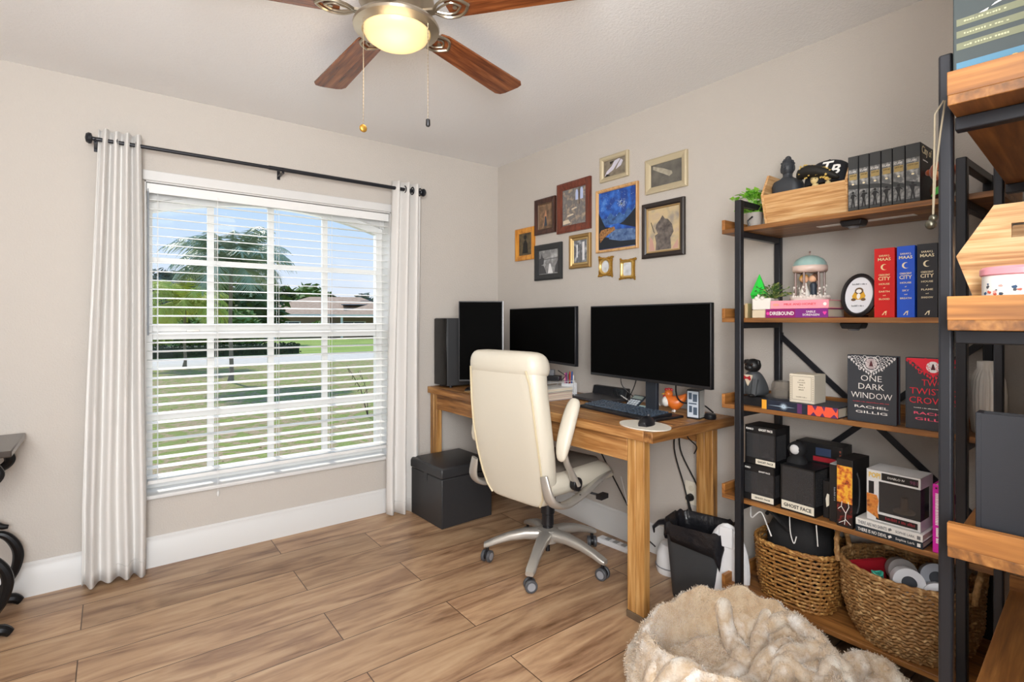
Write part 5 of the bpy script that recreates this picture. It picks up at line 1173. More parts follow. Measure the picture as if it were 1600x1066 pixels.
MB().lathe([(.030, .036), (.03, .042), (.012, .046), (.010, .085), (.001, .088)], 18, (.016, .05, 0)).build('inner_stand', mat('bronze_insert', '#8a6a48', .5), t)
lettering(t, 'POP!', -.052, Hh-.018, .017, mat('pop_yellow', '#e8c35a', .5), width=.034, y=-.0016, bold=.03); lettering(t, 'DIABLO IV', .010, Hh-.018, .007, WHITE, width=.048, y=-.0016); lettering(t, '981', .058, Hh-.018, .012, mat('violet_small', '#7a3a5c', .5), y=-.0016)
q = MB(); fl(q, [(-W/2+.001, .028), (-W/2+.036, .010), (-W/2+.032, .04), (-W/2+.036, .07), (-W/2+.030, .088), (-W/2+.001, .09)], -.0009, 0); q.build('ember_art', mat('ember_art', '#c4622c', .5, var=(50, '#6a1f16', (.5, '#d88a3a'))), t)
marks(t, .022, .018, .085, .009, mat('dark_red_small', '#8c1f2c', .5), 5, y=-.0014)
t = it('paperback_book', 'bright magenta paperback standing upright against the right post', 'book', FX-.010, .493, z, -90)
bookp(t, .026, .13, .212, mat('magenta_cover', '#d414a8', .45), 'sv'); marks(t, 0, .135, .10, .012, WHITE, 5, mode='v', seed=4); marks(t, 0, .053, .05, .009, WHITE, 3, mode='v', seed=5)
q = MB(); fl(q, disc(-.004, .201, .003)); q.build('heart_mark', mat('maroon_print', '#4a1420', .5), t)
tn = it('tin', 'red patterned tin with a pale lid behind the post on the fourth shelf', 'tin', 2.14, .385, z)
MB().lathe([(.035, 0), (.036, .05), (.03, .05)], 20).build('tin_body', mat('tin_red', '#a3222a', .4, var=(60, '#e6d8cc', (.55, '#a3222a'))), tn); MB().lathe([(.045, .0505), (.045, .056), (.04, .062), (.001, .063)], 20).build('lid', WPL, tn)

# ------------------------------------------------------------ second unit contents
def u2(lx, ly):
    a = math.radians(U2R); return (U2C[0]+lx*math.cos(a)-ly*math.sin(a), U2C[1]+lx*math.sin(a)+ly*math.cos(a))
def it2(name, label, cat, X, Y, z, rz=-86): return thing(name, label, cat, (X+.076, Y+.018, z), rz)
gb = it2('game_box', 'large dark board game box with illustrated sides on top of the nearest bookshelf', 'game box', 1.108, .10, SZ2[4])
MB().box(-.145, .142, 0, .26, 0, .30).build('box_body', mat('game_slate', '#3c4546', .6), gb, bevel=.002)
prints(gb, 'sage_strip', mat('sage_print', '#76795f', .6), [[(-.140, .048+.021*k+.0), (-.055, .048+.021*k), (-.050, .060+.021*k), (-.140, .060+.021*k)] for k in (1.9, 2.9, 3.9)]+[[(-.14, .002), (-.055, .002), (-.05, .012), (-.14, .012)]])
q = MB(); fl(q, [(-.14, .014), (-.055, .014), (-.048, .030), (-.052, .066), (-.14, .066)], -.0006, 0); q.build('blue_panel', mat('steel_blue_print', '#4f7f9a', .6), gb)
q = MB(); fl(q, disc(-.098, .040, .036, .014), -.001, 0); q.build('crowd_art', mat('crowd_print', '#3a3b52', .6, var=(90, '#c78a5a', (.5, '#5a3a38'))), gb)
q = MB(); fl(q, disc(-.066, .046, .009, .010), -.0014, 0); q.build('gold_burst', mat('gold_art', '#e0b75a', .6), gb)
q = MB(); fl(q, rect(-.025, -.010, .002, .10)); q.build('olive_column', mat('olive_print', '#a39a5c', .6), gb); q = MB(); fl(q, rect(-.006, .03, .01, .07)); q.build('red_patch', mat('rose_art', '#c43a56', .6), gb)
for k in range(3): marks(gb, -.10, .094+.021*k, .06, .003, mat('sage_pale', '#b5b795', .6), 4, seed=k)
q = MB(); [fl(q, [(-.125+.03*k, .135+.012*k), (-.10+.03*k, .142+.012*k), (-.098+.03*k, .146+.012*k), (-.12+.03*k, .139+.012*k)]) for k in range(3)]; q.build('white_slashes', WHITE, gb)
one(MB().box(-.002, 0, -.003, .0, 0, .055), 'tab_sticker', CREAM, 'narrow cream strip at the corner of the game box', 'strip', loc=(1.183, .266, SZ2[4]))
crate('light wooden crate with pointed ends on the nearest bookshelf, behind the speckled bowl', 1.412, .176, SZ2[3], 184, L=.31)
bw = it2('ceramic_bowl', 'white terrazzo speckled bowl with a pink rim at the right edge', 'bowl', 1.134, .162, SZ2[3], 0)
MB().lathe([(.040, 0), (.048, .006), (.0505, .03), (.0505, .078), (.046, .078), (.045, .03), (.03, .008), (.001, .008)], 40).build('bowl_body', mat('bowl_white', '#ece8e2', .3), bw)
MB().lathe([(.051, .074), (.0535, .076), (.0535, .085), (.050, .089), (.044, .088), (.044, .078)], 40).build('pink_rim', mat('rim_pink', '#e59aa5', .35), bw)
rnd = random.Random(6)
for cc, nm in (('#d0583c', 'rust'), ('#2f4f72', 'navy'), ('#e0a8a0', 'blush'), ('#4c4f55', 'charcoal')):
    q = MB()
    for k in range(26):
        a = rnd.uniform(0, 2*PI); zz_ = rnd.uniform(.012, .070); s = rnd.uniform(.0016, .0042)
        R0 = .0505; P = []
        for j in range(5): b_ = j*1.256+rnd.uniform(-.3, .3); P.append((a+s*math.cos(b_)/R0, zz_+s*math.sin(b_)*rnd.uniform(.5, 1)))
        q.loft([[(r_*math.cos(p[0]), r_*math.sin(p[0]), p[1]) for p in P] for r_ in (R0-.0006+.0006, R0+.0007)])
    q.build(nm+'_flecks', mat('fleck_'+nm, cc, .4), bw)
al = it2('photo_album', 'black cloth photo album standing on the nearest bookshelf', 'album', 1.098, .083, SZ2[2])
MB().box(-.128, .128, 0, .004, 0, .228).box(-.128, .128, .032, .036, 0, .228).box(-.130, -.122, -.0005, .0365, 0, .2285).build('cover', mat('album_black', '#1d1f26', .6, bump=(500, .2, .001)), al, bevel=.0015); MB().box(-.120, .124, .0045, .0315, .003, .222).build('pages', PAPER, al)
one(MB().box(-.09, .11, 0, .03, 0, .245), 'magazine_file', mat('file_grey', '#b9bbbd', .5), 'pale grey folder standing behind the black album', 'folder', loc=(1.235, .078, SZ2[2]), rz=-86)
# key chain hanging from the near post
kc = thing('key_chain', 'braided cord with silver charm hanging from the nearest bookshelf post', 'key chain', (1.190, .277, 1.66))
MB().tube([(.0, 0, .004), (-.003, .006, -.05), (-.010, .012, -.13), (-.014, .014, -.20), (-.012, .012, -.02), (-.001, .002, .004)], .0016, 6).build('cord', mat('cord_beige', '#8f846f', .8), kc)
MB().sphere((-.013, .014, -.207), .007, 12, 8).sphere((-.015, .017, -.218), .009, 12, 8).build('charm', mat('tarnished_silver', '#5d5a4e', .3, .8), kc)
sp_ = thing('hanging_strap', 'brown leather strap hanging beside the near post of the end-on bookshelf', 'strap', (1.262, .284, 1.62))
MB().loft([[(x+dx, y, z_) for dx in (-.006, .006)] for x, y, z_ in ((0, 0, .0), (.004, .008, -.06), (.0, .012, -.16), (-.012, .010, -.26))], cap=False, close=False).build('strap_band', mat('strap_brown', '#6b4a35', .5), sp_, solid=.002)

# ------------------------------------------------------------ picture frames on the right wall
def frame(label, ya, yb_, z0, z1, fw, fm, art, dp=.02, inner=None, shape=None):
    W, Hh = abs(ya-yb_), z1-z0; t = thing('picture_frame', label, 'picture frame', (XW, (ya+yb_)/2, z0), -90, 'pictures on the gallery wall'); q = MB()
    def quad(a, w0, w1, y0_, y1_):
        pass
    prof = [(0, 0), (0, -dp*.8), (fw*.25, -dp), (fw*.7, -dp*.8), (fw, -dp*.45), (fw, 0)]
    cs = [(-W/2, 0), (W/2, 0), (W/2, Hh), (-W/2, Hh)]; sg = [(1, 1), (-1, 1), (-1, -1), (1, -1)]
    rings = [[(c[0]+s[0]*p[0], p[1], c[1]+s[1]*p[0]) for p in prof] for c, s in zip(cs, sg)]; rings.append(rings[0])
    q.loft(rings, cap=False); q.build('frame_moulding', fm, t, sharp=20)
    if inner:
        m2, iw = inner; prof = [(fw, -dp*.55), (fw+iw*.5, -dp*.6), (fw+iw, -dp*.35), (fw+iw, 0)]; q = MB()
        rings = [[(c[0]+s[0]*p[0], p[1], c[1]+s[1]*p[0]) for p in prof] for c, s in zip(cs, sg)]; rings.append(rings[0]); q.loft(rings, cap=False); q.build('inner_slip', m2, t, sharp=20); fw += iw
    MB().box(-W/2+fw-.003, W/2-fw+.003, -.005, -.001, fw-.003, Hh-fw+.003).build('art_print', art, t)
    return t, W, Hh, fw
def flp(t, name, m, polys, y=-.0052, dz=.0008):
    q = MB(); [fl(q, p, y-dz, y+.0002) for p in polys]; return q.build(name, m, t)
WOODO = wood('frame_orange_wood', '#a8621c', '#d08a30', '#e2a44a', 'Z', 2, rough=.35); WOODD = wood('frame_dark_wood', '#2a1712', '#432820', '#5a382c', 'Z', 2, rough=.3); WOODR = wood('frame_red_wood', '#4a2116', '#6e3524', '#86452f', 'Z', 2, rough=.3); WOODL = wood('frame_light_wood', '#b88550', '#d6a870', '#e3bd8a', 'Z', 2, rough=.4)
SIL = mat('frame_champagne', '#c9bb9c', .35, .35); GLD = mat('frame_soft_gold', '#a48452', .35, .5); BKF = mat('frame_matte_black', '#2d2f31', .45)
t, W, Hh, fw = frame('small orange wooden framed dark portrait, leftmost on the gallery wall', 3.035, 2.822, 1.697, 1.926, .036, WOODO, mat('art_umber', '#3a3024', .4, var=(40, '#6a5c40')))
flp(t, 'figure_shape', mat('art_dark', '#1d1a16', .5), [[(-.03, .05), (.03, .05), (.022, .12), (.0, .15), (-.022, .12)], disc(0, .165, .016)])
t, W, Hh, fw = frame('dark brown framed portrait above the orange frame', 2.815, 2.603, 1.856, 2.100, .034, WOODD, mat('art_sepia', '#3f332c', .4, var=(30, '#9c7a5c')), inner=(mat('slip_bronze', '#7a6450', .4, .5), .006))
flp(t, 'figure_shape', mat('art_peach', '#b98562', .5), [[(-.02, .06), (.012, .06), (.015, .12), (.004, .165), (-.010, .12)]]); flp(t, 'figure_dress', mat('art_slate', '#39424c', .5), [[(-.012, .055), (.018, .055), (.010, .12), (-.004, .12)]], y=-.0062)
t, W, Hh, fw = frame('large reddish brown framed interior scene with bright arched windows', 2.584, 2.279, 1.836, 2.160, .046, WOODR, mat('art_hall', '#8c8782', .4, var=(28, '#b9a48c', (.5, '#6f6c6c'))))
flp(t, 'arched_windows', mat('art_lavender', '#b7c4e6', .5), [rect(.015, .038, .20, .245)+[], [(.015, .245), (.038, .245), (.034, .262), (.0265, .268), (.019, .262)], rect(.058, .082, .20, .25), [(.058, .25), (.082, .25), (.078, .268), (.07, .274), (.062, .268)]])
flp(t, 'art_column', mat('art_umber2', '#5a4c44', .5), [rect(.044, .052, .17, .275)]); flp(t, 'art_steps', mat('art_cream', '#d8c8b0', .5), [[(-.10, .055), (-.03, .06), (-.05, .085), (-.10, .08)], [(-.06, .10), (0, .11), (-.01, .118), (-.06, .112)], [(-.02, .14), (.03, .15), (.02, .156), (-.02, .15)]])
t, W, Hh, fw = frame('charcoal framed black and white landscape, lower left of the gallery wall', 2.815, 2.540, 1.541, 1.785, .040, BKF, mat('art_mist', '#9c9c9c', .4, var=(16, '#c4c4c4', (.5, '#7d7d7d'))))
flp(t, 'grey_castle', mat('art_grey_dark', '#4a4a4c', .5), [[(-.095, .10), (-.05, .11), (-.045, .15), (-.06, .155), (-.07, .185), (-.08, .15), (-.095, .15)], [(-.095, .045), (-.02, .045), (-.05, .10), (-.095, .105)], [(.06, .05), (.095, .045), (.095, .13), (.07, .09)]]); flp(t, 'grey_bridge', mat('art_grey_mid', '#6a6a6c', .5), [[(-.045, .138), (.095, .142), (.095, .148), (-.045, .143)]]); flp(t, 'pale_water', mat('art_pale', '#e2e2e2', .5), [[(-.005, .045), (.045, .045), (.02, .11), (.008, .11)]])
t, W, Hh, fw = frame('soft gold framed narrow grey scene below the reddish frame', 2.467, 2.279, 1.597, 1.811, .024, GLD, mat('art_rain', '#8d8f92', .4, var=(22, '#c9ccd0', (.5, '#5f6266'))), inner=(mat('slip_gold', '#c2a672', .35, .5), .012))
flp(t, 'art_window', mat('art_pale', '#e2e2e2', .5), [rect(.018, .036, .05, .165), rect(-.034, -.024, .07, .15)]); flp(t, 'art_figure', mat('art_grey_mid', '#6a6a6c', .5), [[(-.012, .05), (.010, .05), (.004, .12), (-.004, .12)]])
t, W, Hh, fw = frame('small champagne framed picture of pale wings at the top of the gallery', 2.199, 1.982, 2.096, 2.245, .026, SIL, mat('art_brown', '#6d6152', .4, var=(35, '#8d8474')))
flp(t, 'art_wing', mat('art_lilac', '#cfcbd8', .5), [[(-.075, .035), (-.01, .06), (.03, .10), (.045, .115), (.03, .118), (.0, .112), (-.02, .085), (-.06, .06)], [(.01, .06), (.05, .075), (.065, .10), (.05, .112), (.03, .09)]]); flp(t, 'art_shadow', mat('art_dark', '#1d1a16', .5), [[(-.03, .095), (.0, .112), (-.035, .112)], [(-.07, .03), (-.03, .032), (-.06, .045)]], y=-.0062)
t, W, Hh, fw = frame('light oak framed vivid blue night lake with mountains, centre of the gallery', 2.231, 1.913, 1.675, 2.052, .017, WOODL, mat('art_blue_sky', '#1c4aa0', .3, var=(14, '#5c93d8', (.45, '#1a3f8c'), (.58, '#2b66c4'))))
q = MB(); rs_ = random.Random(31)
for _ in range(70):
    x, z_, s_ = rs_.uniform(-.135, .135), rs_.uniform(.24, .355), rs_.uniform(.0006, .0018); q.add([(x-s_, -.0056, z_), (x, -.0056, z_-s_), (x+s_, -.0056, z_), (x, -.0056, z_+s_)], [(0, 1, 2, 3)])
for _ in range(110):
    a, r_ = rs_.uniform(0, 6.3), rs_.random()**1.3; x, z_, s_ = .035+.045*r_*math.cos(a), .272+.045*r_*math.sin(a), rs_.uniform(.001, .0042)*(1.2-r_); q.add([(x-s_, -.0057, z_), (x, -.0057, z_-s_*.7), (x+s_*1.4, -.0057, z_+s_*.4), (x, -.0057, z_+s_)], [(0, 1, 2, 3)])
q.build('star_glow', mat('art_ice', '#cfe2f6', .4), t, shadeflat=True)

flp(t, 'blue_mountains', mat('art_mtn', '#4a78b8', .4, var=(40, '#23406e')), [[(-.142, .16), (.142, .16), (.142, .25), (.11, .215), (.085, .245), (.055, .20), (.02, .225), (-.01, .20), (-.05, .23), (-.08, .195), (-.142, .215)]], y=-.0056)
flp(t, 'dark_slopes', mat('art_slope', '#151d28', .4), [[(-.142, .24), (-.118, .20), (-.09, .15), (-.03, .14), (-.142, .10)], [(.142, .235), (.10, .20), (.05, .165), (.02, .155), (.142, .12)], [(-.142, .02), (.142, .02), (.142, .05), (.02, .07), (-.142, .10)]], y=-.0062)
q = MB()
for _ in range(60):
    x = rs_.uniform(-.11, .12); z_ = .19+.03*rs_.random()-.02*abs(x)/.1; s_ = rs_.uniform(.002, .007); q.add([(x-s_, -.0060, z_-s_*1.4), (x+s_*.7, -.0060, z_-s_), (x, -.0060, z_+s_)], [(0, 1, 2)])
q.build('snow_flecks', mat('art_snow', '#b9cfe8', .5), t, shadeflat=True)
flp(t, 'lake', mat('art_lake', '#1f3f72', .3, var=(50, '#6a86b0')), [[(-.02, .13), (.142, .115), (.142, .05), (.03, .055), (-.06, .075), (-.05, .12)]], y=-.0065)
flp(t, 'town_lights', mat('art_amber', '#c98f52', .5, var=(120, '#3a2a20')), [[(-.12, .135), (-.02, .145), (-.01, .125), (-.06, .105), (-.10, .085), (-.13, .06), (-.138, .11)]], y=-.0070)
t, W, Hh, fw = frame('champagne framed stormy grey sky picture at the upper right of the gallery', 1.860, 1.596, 1.960, 2.148, .034, SIL, mat('art_storm', '#4d4b46', .4, var=(14, '#77736a')))
flp(t, 'art_light', mat('art_sunbeam', '#8d8778', .5, var=(40, '#b5ad9a')), [[(-.085, .13), (.02, .075), (.04, .085), (.035, .10), (-.02, .125), (-.085, .148)]])
t, W, Hh, fw = frame('dark framed painting of a cloaked rider against peach clouds, right of the gallery', 1.882, 1.611, 1.608, 1.908, .028, mat('frame_espresso', '#2c2320', .4), mat('art_clouds', '#b8a192', .4, var=(12, '#8d8784', (.5, '#c9b48c'))), inner=(mat('slip_gold2', '#b89a6c', .35, .5), .008))
flp(t, 'dark_rider', mat('art_rider', '#3f3a38', .5, var=(45, '#7d736c')), [[(-.05, .04), (.05, .04), (.045, .10), (.065, .13), (.055, .17), (.03, .20), (.01, .205), (-.005, .225), (-.02, .205), (-.045, .18), (-.05, .16), (-.035, .13), (-.055, .12), (-.045, .08)]]); flp(t, 'staff', mat('art_dark', '#1d1a16', .5), [[(-.082, .195), (-.079, .196), (-.056, .135), (-.059, .134)]]); flp(t, 'pink_ground', mat('art_pink', '#c49a8c', .5), [[(-.09, .04), (-.055, .04), (-.07, .10), (-.09, .12)], [(.055, .04), (.092, .04), (.092, .09)]])
def ornate(label, y_, z0, oval):
    t = thing('ornate_frame', label, 'picture frame', (XW, y_, z0), -90); w_, h = .115, .118
    q = MB(); rnd = random.Random(int(z0*1000))
    if oval: R = [(disc(0, h/2, rx, rz_, 30), yy) for rx, rz_, yy in ((.048, .050, -.006), (.044, .046, -.020), (.034, .038, -.016), (.031, .035, -.004))]
    else: R = [([(p[0], p[1]+h/2) for p in rrect(rx, rz_, .012)], yy) for rx, rz_, yy in ((.048, .052, -.006), (.042, .046, -.020), (.034, .040, -.016), (.030, .036, -.004))]
    q.loft([[(p[0], yy, p[1]) for p in r_] for r_, yy in R], cap=False); q.build('inner_moulding', mat('bright_gold', '#d9b66a', .3, .6), t, sharp=60)
    q = MB(); q.prism([(-w_/2+.008, .008), (w_/2-.008, .008), (w_/2-.008, h-.008), (-w_/2+.008, h-.008)], 'y', -.007, -.001)
    for k in range(44):
        u = k/44*4; s_, f_ = int(u), u % 1; x, zz_ = [(-w_/2+w_*f_, 0.006), (w_/2-.006, h*f_), (w_/2-w_*f_, h-.006), (-w_/2+.006, h-h*f_)][s_]; e_ = abs(f_-.5)*2
        q.sphere((x*(.88+.12*e_), -.008, h/2+(zz_-h/2)*(.9+.12*e_)), .0055+.003*rnd.random(), 7, 5)
    q.build('scrollwork', GOLD, t)
    MB().box(-.032, .032, -.0085, -.0072, h/2-.037, h/2+.037).build('mirror', mat('mini_print', '#b5b7ba', .25, var=(30, '#dfe2e6')), t)
ornate('tiny ornate gold frame with an oval opening below the blue night picture', 2.158, 1.530, True)
ornate('tiny ornate gold frame with a rectangular opening, right of the oval one', 1.990, 1.503, False)

# ------------------------------------------------------------ baskets
WICK = mat('wicker_amber', '#b07f3e', .6, var=(60, '#d6a862', (.5, '#8a5a28'))); SEAG = mat('seagrass', '#b38650', .65, var=(45, '#d8b27c', (.5, '#8a6236')))
def basket(name, label, X, Y, z, prof, hx, hy, rows, segs, th, m, amp, twist=False, braid=True, stakes=20, er=.55):
    t = thing(name, label, 'basket', (X, Y, z)); q = MB(); n = segs
    def radial(zf):
        for i in range(len(prof)-1):
            if zf <= prof[i+1][0]: 
                u = (zf-prof[i][0])/(prof[i+1][0]-prof[i][0]); return prof[i][1]+(prof[i+1][1]-prof[i][1])*u
        return prof[-1][1]
    Hh = prof[-1][0]
    base = rrect(1, 1, er, 6)
    def pt(u, k):     # superellipse point, k scale
        a = 2*PI*u; c_, s_ = math.cos(a), math.sin(a); p = 2/3.0 if er < .9 else 1
        return Vector((hx*k*abs(c_)**p*(1 if c_ > 0 else -1), hy*k*abs(s_)**p*(1 if s_ > 0 else -1), 0))
    for r in range(rows):
        zf = Hh*(r+.5)/rows; k = radial(zf); P = []
        for i in range(n):
            u = i/n; p = pt(u, k); o = p.normalized()*amp*(1 if (i+r) % 2 else -1); dz = (.0022*(1 if (i % 4) < 2 else -1) if twist else .0012*math.sin(i*1.9+r*2.1))
            P.append((p.x+o.x, p.y+o.y, zf+dz))
        q.tube(P, th, 5, closed=True, sq=1.0)
    q.build('woven_wall', m, t, sharp=80)
    q = MB()
    for i in range(stakes):
        u = (i+.5)/stakes; q.tube([tuple(pt(u, radial(Hh*j/6)*.985)+Vector((0, 0, Hh*j/6))) for j in range(7)], th*.7, 5)
    q.build('stakes', m, t, sharp=80)
    q = MB(); q.loft([[tuple(pt(i/48, radial(0)*.97)+Vector((0, 0, zz))) for i in range(48)] for zz in (0, .006)]); q.build('basket_floor', m, t)
    q = MB()
    for s in (0, PI): q.tube([tuple(pt(i/72, radial(Hh)*(1.0+.010*math.sin(i*1.4+s)))+Vector((0, 0, Hh+.004*math.cos(i*1.4+s)))) for i in range(72)], th*1.1, 6, closed=True)
    q.build('rim_braid', m, t, sharp=80)
    return t, pt, radial
z = SZ[0]
b1 = basket('wicker_basket', 'amber wicker basket holding a black bag on the lowest shelf by the left post', 2.195, .965, z, [(0, .82), (.06, .92), (.225, 1.0)], .145, .155, 15, 64, .0058, WICK, .0042)
b2, pt2, rd2 = basket('seagrass_basket', 'rounded seagrass basket with loop handles holding tape rolls on the lowest shelf', 2.165, .605, z, [(0, .70), (.05, .86), (.13, .98), (.255, 1.0)], .165, .195, 22, 110, .0058, SEAG, .0036, twist=True, stakes=36, er=1.0)
for sy in (1, -1):
    P = []
    for i in range(15):
        a = PI*i/14; P.append((-.02+.055*math.cos(a)*1.0, sy*(.190+.012*math.sin(a)), .235+.105*math.sin(a)**.8))
    q = MB(); q.tube(P, .0085, 8)
    for s in (0, PI): q.tube([(p[0]+.005*math.cos(i*1.6+s), p[1]+.005*math.sin(i*1.6+s), p[2]) for i, p in enumerate(P)], .0055, 6)
    q.build('handle', SEAG, b2, sharp=80)
bg_ = thing('black_bag', 'black soft bag slouching in the wicker basket on the lowest shelf', 'bag', (2.195, .965, z+.05))
rr = []
for zz_, k in ((0, .80), (.10, .9), (.19, .93), (.215, .9), (.24, .8), (.275, .62), (.30, .35), (.31, .1)):
    rr.append([(.125*k*math.cos(a)*(1+.05*math.sin(3*a+zz_*9)), .138*k*math.sin(a)*(1+.05*math.cos(2*a)), zz_+.008*math.sin(4*a+zz_*20)) for a in [2*PI*i/32 for i in range(32)]])
MB().loft(rr).build('bag_body', mat('bag_black', '#121214', .8, bump=(30, .5, .006)), bg_, sharp=80)
MB().tube([(-.08, .10, .27), (-.12, .07, .30), (-.13, .02, .27), (-.11, 0, .24)], .008, 6).build('strap', mat('bag_black', '#121214', .8), bg_)
cable([(2.10, 1.125, .50), (2.06, 1.10, .47), (2.055, 1.06, .505), (2.07, 1.04, .45), (2.06, 1.02, .42)], .0028, CW, 'white cable spilling over the black bag below the fourth shelf', group='white cables over the black bag')
cable([(2.07, .955, .515), (2.055, .945, .46), (2.05, .93, .425), (2.06, .925, .45)], .002, CW, 'thin white cable end dangling in front of the black bag', group='white cables over the black bag')
cable([(2.06, .855, .515), (2.056, .85, .47), (2.056, .848, .44)], .002, CW, 'short white cable end hanging at the right side of the black bag', group='white cables over the black bag')
# tape rolls in the seagrass basket
TAPEW = mat('tape_white', '#e4e5ea', .3); TCORE = mat('tape_core', '#3b3e46', .6)
for i, (x, y, zz_, r_, cc, lab, rot) in enumerate(((2.09, .585, .405, .045, TAPEW, 'large white roll of tape with dark core, frontmost in the seagrass basket', (78, 0, -62)), (2.10, .505, .385, .042, TAPEW, 'white tape roll nearest the right post in the seagrass basket', (74, 0, -72)), (2.15, .62, .410, .042, mat('tape_grey', '#8a8482', .4), 'grey brown tape roll behind the front white roll', (76, 0, -60)), (2.17, .53, .415, .045, mat('tape_silver', '#a4a8b2', .3), 'silver grey tape roll behind the two white rolls', (72, 0, -66)))):
    t = thing('tape_roll', lab, 'tape roll', (x, y, zz_), 0, 'tape rolls in the seagrass basket'); t.rotation_euler = tuple(math.radians(a) for a in rot)
    MB().loft([[(a*math.cos(b), a*math.sin(b), c) for b in [2*PI*j/36 for j in range(36)]] for a, c in ((r_*.48, -.024), (r_, -.024), (r_, .024), (r_*.48, .024), (r_*.48, -.024))], cap=False).build('tape_body', cc, t)
    MB().cyl((0, 0, -.022), (0, 0, .022), r_*.47, n=28).build('core', TCORE, t)
q = MB(); rnd = random.Random(3)
for k in range(5): q.tube([(.022*math.cos(a)*(1-.06*k), .015*math.sin(a), .006*k+.004*math.sin(a*2+k)) for a in [2*PI*i/20 for i in range(20)]], .0032, 6, closed=True)
one(q, 'cord_coil', mat('teal_cord', '#3fb29a', .5), 'small coil of teal cord inside the left rim of the seagrass basket', 'cord', loc=(2.055, .66, .392), rz=20)
one(MB().box(-.008, .008, -.07, .07, 0, .10), 'red_folder', mat('folder_red', '#b01e2c', .5), 'thin red folder edge inside the left rim of the seagrass basket', 'folder', loc=(2.13, .715, .32), rz=62)

# ------------------------------------------------------------ dog bed and blanket
PLUSH = mat('tan_plush', '#b89a78', .98, bump=(160, 1, .006), sheen=.8, var=(28, '#d2bda0')); PLUSHW = mat('cream_plush', '#e4dccf', .98, bump=(160, 1, .006), sheen=.4, var=(12, '#f2eee8', (.5, '#c4ab8d')))
BC = (1.652, .93); BR = .335
def bed_h(x, y):
    """height of the bed above the floor"""
    dx, dy = x-BC[0], y-BC[1]; r = math.hypot(dx, dy); a = math.atan2(dy, dx); R_ = BR*(1+.03*math.sin(3*a+1))
    top = .225+.02*math.sin(2*a+.5)
    if r >= R_: return 0
    rim0 = R_*.80
    if r > rim0*.86:
        u = (r-R_*.83)/(R_*.17); return max(0, top*math.sqrt(max(0, 1-u*u))) if u > 0 else max(.07, top-(.05+.0)*((-u)/.6)**2*2.4)
    return .072+.02*(r/rim0)**4
def noise2(x, y): 
    from mathutils import noise
    return noise.noise(Vector((x, y, 3.1)))
rings = []; nA = 120
for rr_, in [(v,) for v in (1.0, 1.0, .995, .98, .95, .91, .87, .83, .79, .75, .71, .68, .62, .5, .35, .18, .02)]:
    rings.append(rr_)
q = MB(); RG = []
for j, k in enumerate(rings):
    r_ = []
    for i in range(nA):
        a = 2*PI*i/nA; R_ = BR*(1+.03*math.sin(3*a+1)); x, y = BC[0]+k*R_*math.cos(a), BC[1]+k*R_*math.sin(a)
        if j == 0: h = .006
        elif j == 1: h = .06
        elif j == 2: h = .10
        else: h = bed_h(BC[0]+min(k, .985)*R_*math.cos(a), BC[1]+min(k, .985)*R_*math.sin(a))
        w_ = .006*math.sin(a*13+2*math.sin(a*3))*(1 if .6 < k < .99 else .3)+.012*noise2(x*18, y*18)
        bulge = .018 if j in (1, 2) else 0
        r_.append(((k*R_+bulge+w_*.6)*math.cos(a), (k*R_+bulge+w_*.6)*math.sin(a), h+w_*(j > 2)))
    RG.append(r_)
def fur(mb, pts, n, L, rnd):
    """pts: list of (p, normal); short pile tufts"""
    for _ in range(n):
        p, nr = pts[rnd.randrange(len(pts))]; j = Vector((rnd.uniform(-1, 1), rnd.uniform(-1, 1), rnd.uniform(-.3, .5)))
        b = p+Vector((rnd.uniform(-1, 1), rnd.uniform(-1, 1), 0))*.006; d = (nr+j*.7).normalized()*L*rnd.uniform(.5, 1.2); s = d.cross(Vector((rnd.uniform(-1, 1), rnd.uniform(-1, 1), 1))).normalized()*.0016
        mb.add([b-s, b+s, b+d], [(0, 1, 2)])
def surf_pts(o):
    me = o.data; return [(v.co.copy(), v.normal.copy()) for v in me.vertices]
bed = thing('dog_bed', 'round plush pet bed with cream outside and tan nest on the floor', 'pet bed', (BC[0], BC[1], 0))
ob = MB().loft(RG[:8], cap=False); o1 = ob.build('outer_wall', PLUSHW, bed, sharp=180)
o2 = MB().loft(RG[7:], cap=False).build('nest_cushion', PLUSH, bed, sharp=180)
for o, m, n in ((o1, PLUSHW, 16000), (o2, PLUSH, 14000)):
    f = MB(); sp_pts = surf_pts(o); rr = []
    # densify by interpolating along faces
    vs = [v.co for v in o.data.vertices]; rnd = random.Random(4)
    for p in o.data.polygons:
        if len(p.vertices) > 4: continue
        c = [vs[i] for i in p.vertices]; nr = p.normal.copy()
        for _ in range(max(1, int(p.area*160000))):
            u, v = rnd.random(), rnd.random(); a = c[0].lerp(c[1], u); b = (c[3] if len(c) > 3 else c[2]).lerp(c[2], u); rr.append((a.lerp(b, v), nr if nr.z > -.2 else -nr))
    fur(f, rr, n, .008, rnd); x = f.build('plush_pile', m, o, shadeflat=True); x['kind'] = 'stuff'

